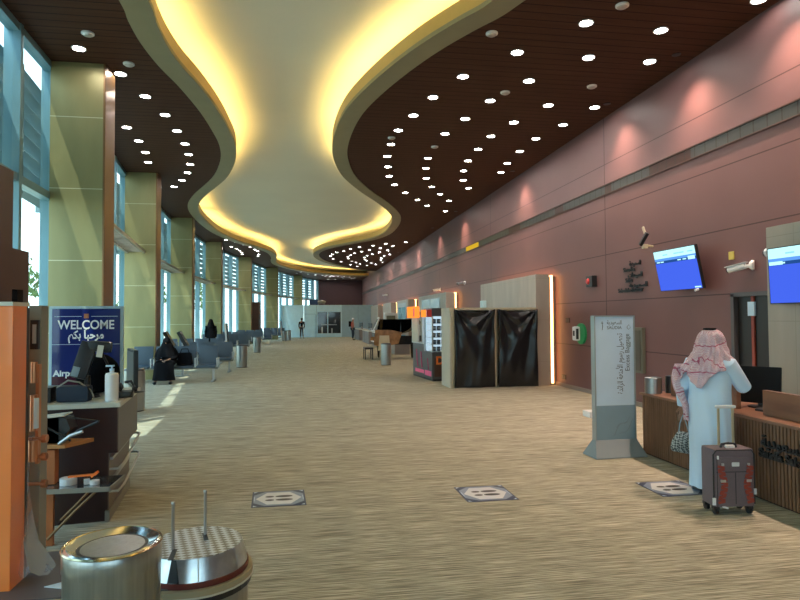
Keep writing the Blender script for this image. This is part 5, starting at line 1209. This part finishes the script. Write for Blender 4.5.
MB().box((-0.155, -0.13, 0.5), (0.012, 0.01, 0.03)).build('luggage_tag', M['white'], s)

# --- woman seated in a black abaya on the front row
wm = thing('person', 'person in a black abaya sitting on the nearest row of seats', 'person', (-3.71, 17.2, 0), math.radians(-90))
J = dict(pel=(-0.08, 0, 0.53), waist=(-0.04, 0, 0.68), chest=(0.02, 0, 0.84), neckb=(0.05, 0, 0.97), neck=(0.07, 0, 1.01), head=(0.10, 0, 1.09),
         shl=(0.02, 0.17, 0.92), ell=(0.10, 0.24, 0.68), wrl=(0.30, 0.10, 0.64), shr=(0.02, -0.17, 0.92), elr=(0.10, -0.24, 0.68), wrr=(0.30, -0.08, 0.62),
         hipl=(-0.02, 0.1, 0.50), knl=(0.38, 0.15, 0.50), anl=(0.42, 0.17, 0.09), tol=(0.55, 0.2, 0.035), hipr=(-0.02, -0.1, 0.50), knr=(0.38, -0.14, 0.50), anr=(0.42, -0.2, 0.09), tor=(0.55, -0.22, 0.035))
body(wm, J, 0.9); face(wm, (0.10, 0, 1.09), 0.085, 0)
N = [((-0.08, 0, 0.56), (0.19, 0.15)), ((-0.03, 0, 0.72), 0.17), ((0.02, 0, 0.88), (0.17, 0.14)), ((0.05, 0, 0.99), 0.085),
     ((0.02, 0.19, 0.90), 0.085), ((0.10, 0.27, 0.68), 0.075), ((0.27, 0.11, 0.645), 0.055), ((0.02, -0.19, 0.90), 0.085), ((0.10, -0.27, 0.68), 0.075), ((0.27, -0.10, 0.635), 0.055)]
blob('abaya_top', N, [(0, 1), (1, 2), (2, 3), (2, 4), (4, 5), (5, 6), (2, 7), (7, 8), (8, 9)], M['blackfab'], wm)
mb = MB()
R = []
for t_, cx, z, rx, rz_ in ((0, -0.2, 0.56, 0.22, 0.12), (0.3, 0.0, 0.56, 0.25, 0.125), (0.6, 0.2, 0.545, 0.26, 0.115), (0.85, 0.36, 0.53, 0.26, 0.105)):
    R.append([(cx, rx*math.cos(2*PI*k/28), z+rz_*math.sin(2*PI*k/28)) for k in range(28)])
mb.loft(R).loft([ring(0.36, 0, 0.56, 0.12, 0.25, 28), ring(0.40, 0, 0.42, 0.125, 0.26, 28, 0, 0.03, 6), ring(0.41, 0, 0.25, 0.14, 0.27, 28, 0, 0.06, 6), ring(0.40, 0, 0.10, 0.16, 0.29, 28, 0, 0.09, 6)]).build('abaya_skirt', M['blackfab'], wm, smooth=True)
mb = MB(); mb.ell((0.085, 0, 1.11), (0.115, 0.105, 0.125), 24).loft([ring(0.075, 0, 1.12, 0.105, 0.10, 28), ring(0.05, 0, 1.0, 0.14, 0.16, 28, 0, 0.03), ring(0.05, 0, 0.86, 0.19, 0.24, 28, 0, 0.04), ring(0.06, 0, 0.70, 0.22, 0.29, 28, 0, 0.06)]).build('head_veil', M['blackfab'], wm, smooth=True)
for y in (0.19, -0.21): MB().ell((0.52, y, 0.04), (0.12, 0.045, 0.04), 16).build('shoe', M['black'], wm, smooth=True)

# --- standing figures
def stander(label, x, y, rz, h, kind):
    p = thing('person', label, 'person', (x, y, 0), rz); q = h/1.72
    def S(v): return tuple(c*q for c in v)
    J = dict(pel=(0, 0, 0.92), waist=(0, 0, 1.08), chest=(0.01, 0, 1.28), neckb=(0.01, 0, 1.44), neck=(0.02, 0, 1.49), head=(0.03, 0, 1.59),
             shl=(0, 0.18, 1.38), ell=(-0.03, 0.225, 1.12), wrl=(0.03, 0.215, 0.86), shr=(0, -0.18, 1.38), elr=(-0.03, -0.225, 1.12), wrr=(0.03, -0.215, 0.86),
             hipl=(0, 0.09, 0.88), knl=(0.05, 0.10, 0.49), anl=(-0.04, 0.11, 0.09), tol=(0.10, 0.13, 0.035), hipr=(0, -0.09, 0.88), knr=(0.01, -0.10, 0.49), anr=(0.02, -0.11, 0.09), tor=(0.15, -0.13, 0.035))
    J = {k_: S(v) for k_, v in J.items()}
    body(p, J, q, fing=False); face(p, J['head'], 0.088*q, 0)
    if kind == 'abaya':
        mb = MB(); mb.loft([ring(0, 0, z*q, rx*q, ry*q, 28, 0, wob, 7) for z, rx, ry, wob in ((0.03, 0.21, 0.27, 0.06), (0.5, 0.18, 0.23, 0.04), (0.95, 0.17, 0.21, 0.02), (1.2, 0.15, 0.22, 0.0), (1.38, 0.12, 0.2, 0), (1.46, 0.07, 0.08, 0))]).build('abaya', M['blackfab'], p, smooth=True)
        for s in 'lr': MB().tube([J['sh'+s], J['el'+s], J['wr'+s]], [0.085*q, 0.075*q, 0.065*q], 14).build('sleeve', M['blackfab'], p, smooth=True)
        MB().ell((0.015*q, 0, 1.60*q), (0.115*q, 0.108*q, 0.13*q), 20).loft([ring(0, 0, z*q, r*q, r*1.2*q, 24) for z, r in ((1.58, 0.1), (1.46, 0.13), (1.34, 0.17))]).build('head_veil', M['blackfab'], p, smooth=True)
        return p
    top, leg = kind
    N = [(S((0, 0, 0.95)), (0.155*q, 0.12*q)), (S((0, 0, 1.1)), (0.145*q, 0.115*q)), (S((0.01, 0, 1.28)), (0.175*q, 0.13*q)), (S((0.01, 0, 1.43)), 0.07*q)]
    E = [(0, 1), (1, 2), (2, 3)]
    for s in 'lr':
        k_ = len(N); N += [(J['sh'+s], 0.075*q), (J['el'+s], 0.06*q), (tuple(Vector(J['el'+s]).lerp(Vector(J['wr'+s]), 0.85)), 0.045*q)]; E += [(2, k_), (k_, k_+1), (k_+1, k_+2)]
    blob('jacket', N, E, top, p)
    N = [(S((0, 0, 0.93)), (0.15*q, 0.12*q))]; E = []
    for s in 'lr':
        k_ = len(N); N += [(J['hip'+s], 0.10*q), (J['kn'+s], 0.075*q), (tuple(Vector(J['an'+s])+Vector((0, 0, 0.03*q))), 0.06*q)]; E += [(0, k_), (k_, k_+1), (k_+1, k_+2)]
    blob('trousers', N, E, leg, p)
    MB().ell(tuple(Vector(J['head'])+Vector((-0.02, 0, 0.035))), (0.10*q, 0.092*q, 0.095*q), 18).build('hair', M['white'] if 'cap' in label else M['hair'], p, smooth=True)
    for s in 'lr': MB().ell(tuple(Vector(J['to'+s])-Vector((0.03, 0, 0))), (0.13*q, 0.048*q, 0.036*q), 14).build('shoe', M['black'], p, smooth=True)
    return p
stander('person in a black abaya standing between the seat rows by the windows', -4.48, 30.0, math.radians(100), 1.72, 'abaya')
stander('distant person in dark clothes standing before the pale hoarding', -0.28, 52.5, math.radians(80), 1.78, (M['blackfab'], M['black']))
wk = stander('distant person with red and white top, white cap and backpack walking near the counters', 3.72, 47.4, math.radians(-20), 1.75, (mat('red_jacket', (0.55, 0.13, 0.11), 0.8), mat('dark_blue_jeans', (0.02, 0.04, 0.07), 0.8)))
bp_ = thing('backpack', 'black backpack worn by the distant person in the red top', 'bag', (3.72-0.22*math.cos(math.radians(-20)), 47.4-0.22*math.sin(math.radians(-20)), 1.05), math.radians(-20))
MB().box((0, 0, 0.22), (0.16, 0.3, 0.44), bev=0.05).build('bag_body', M['blackfab'], bp_, smooth=True)
MB().tube([(0.08, 0.1, 0.4), (0.18, 0.12, 0.38), (0.2, 0.12, 0.2)], 0.015).tube([(0.08, -0.1, 0.4), (0.18, -0.12, 0.38), (0.2, -0.12, 0.2)], 0.015).build('strap', M['black'], bp_)
for o in bpy.data.objects:
    if o.get('label') == '' : print('EMPTY LABEL', o.name)
